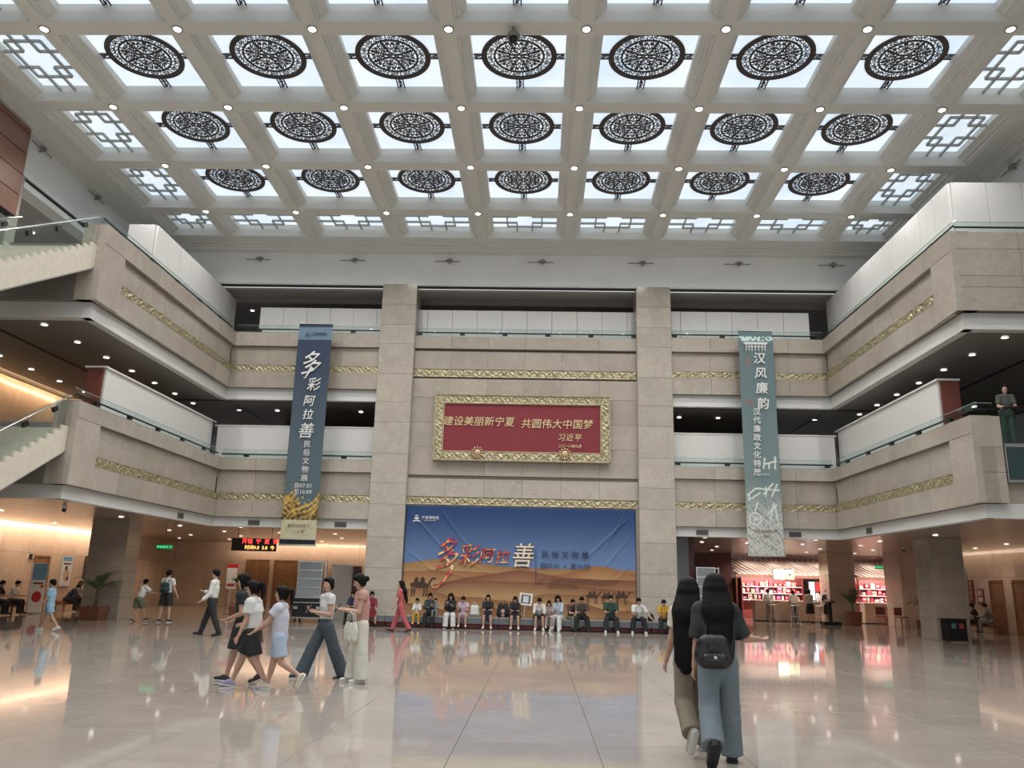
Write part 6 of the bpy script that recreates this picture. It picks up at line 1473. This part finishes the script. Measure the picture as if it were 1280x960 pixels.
# ---- left benches
def side_sitter(label, x, y, face, H, top, bottom, hair='short', female=False, **po):
    return sitter(label, x, H, top, bottom, hair, (bshoe, 'plain'), female, face, y, zseat=.40, **po)
side_sitter('woman in white top sitting on the left bench at the left edge', -18.75, 29.2, -80, 1.5, ('tshirt', offw, .011, .8), ('pants', black, .05), 'short', True)
side_sitter('man in dark clothes at the far left edge of the view', -18.75, 28.35, -80, 1.5, ('tshirt', black, .011, .8), ('pants', black, .05))
side_sitter('person in dark navy bending on the bench beside the door', -18.7, 32.6, -70, 1.5, ('shirt', navy, .011, 1.6), ('pants', black, .05), lean=36, headp=30)
side_sitter('woman in grey top on the bench beside the door', -18.7, 33.2, -80, 1.5, ('blouse', grey, .011, .8), ('pants', black, .05), 'bob', True)
side_sitter('small child in white and red at the end of the left bench', -18.6, 33.85, -90, 1.2, ('tshirt', white, .011, .8), ('pants', red, .045), head=1.15)
side_sitter('woman in black top sitting against the right wall nearer the pillar', 17.9, 34.7, 70, 1.46, ('tshirt', black, .011, .8), ('pants', black, .05), 'bob', True)
side_sitter('man in grey sitting against the right wall beside the brown door', 17.9, 33.7, 60, 1.5, ('shirt', grey, .011, 1.7), ('pants', grey, .05))
# ---- gallery and shop
person('woman with short dark hair leaning on the lower right gallery rail', (11.55, 19.95, F2), 165, 1.55, dict(lean=8, la=(14, 10, 62, 26), ra=(14, 10, 62, 26)), ('tshirt', FB('dark_print', (.06, .07, .06)), .011, .8, .03), ('pants', green, .05), 'bob', (bshoe, 'plain'), vox=.014, female=True)
def shopper(label, x, y, face, H, top, bottom, hair='short', female=False, **po):
    q = dict(ra=(20, 10, 60, 14), la=(14, 10, 40, 10), lean=6, headp=10); q.update(po)
    return person(label, (x, y), face, H, q, top, bottom, hair, (bshoe, 'plain'), vox=.018, female=female)
shopper('customer in white shirt leaning on the left counter', 11.25, 40.85, 0, 1.55, ('shirt', white, .011, 1.2, .06), ('pants', khaki, .05), lean=20)
shopper('customer in cream T-shirt at the middle of the left counter', 12.45, 40.85, 0, 1.5, ('tshirt', offw, .011, .8), ('pants', denim, .05), 'ponytail', True, lean=14)
shopper('woman in pale top with a bag strap and black skirt at the left counter', 13.0, 40.3, 10, 1.55, ('tshirt', FB('pale_sand', (.45, .40, .34)), .011, .8, .04), ('shorts', black, .06, 1.0), 'ponytail', True)
shopper('youth in dark camouflage shirt at the left counter', 13.75, 40.0, -10, 1.58, ('tshirt', FB('camouflage', (.07, .08, .07)), .011, .8, .05), ('shorts', black, .05, 1.0))
shopper('man in black polo beside the camouflage youth', 14.15, 40.6, 0, 1.6, ('polo', black, .011, .8), ('pants', black, .05))
shopper('customer in cream shirt and black trousers by the short counter', 14.35, 41.0, 5, 1.5, ('shirt', offw, .011, 1.5), ('pants', black, .036))
shopper('shop assistant in white behind the short counter', 14.5, 43.2, 180, 1.5, ('shirt', white, .011, 1.5), ('pants', black, .04), 'bob', True)
shopper('child in dark clothes at the far end of the shop', 8.9, 42.0, 180, 1.35, ('tshirt', FB('patterned_dark', (.10, .10, .10)), .011, .8), ('pants', black, .045), head=1.1)
shopper('woman in black with a black bag in front of the right counter', 17.3, 40.7, 20, 1.55, ('blouse', black, .011, .9), ('pants', FB('beige', (.38, .33, .28)), .05), 'long.10', True)
shopper('woman in white top and blue jeans walking past the right counter', 18.3, 40.3, -160, 1.5, ('shirt', white, .011, 1.4), ('pants', ltden, .045), 'ponytail', True)

# ------------------------------------------------------------------ lettering curves become meshes
bpy.context.view_layer.update()
dg = bpy.context.evaluated_depsgraph_get()
for o in TEXTS:
    me = bpy.data.meshes.new_from_object(o.evaluated_get(dg)); n = o.name
    q = bpy.data.objects.new('lettering', me); COL.objects.link(q); q.parent = o.parent; q.matrix_basis = o.matrix_basis.copy()
    base = n.split('.')[0]; cu = o.data; bpy.data.objects.remove(o); bpy.data.curves.remove(cu); q.name = base; me.name = base
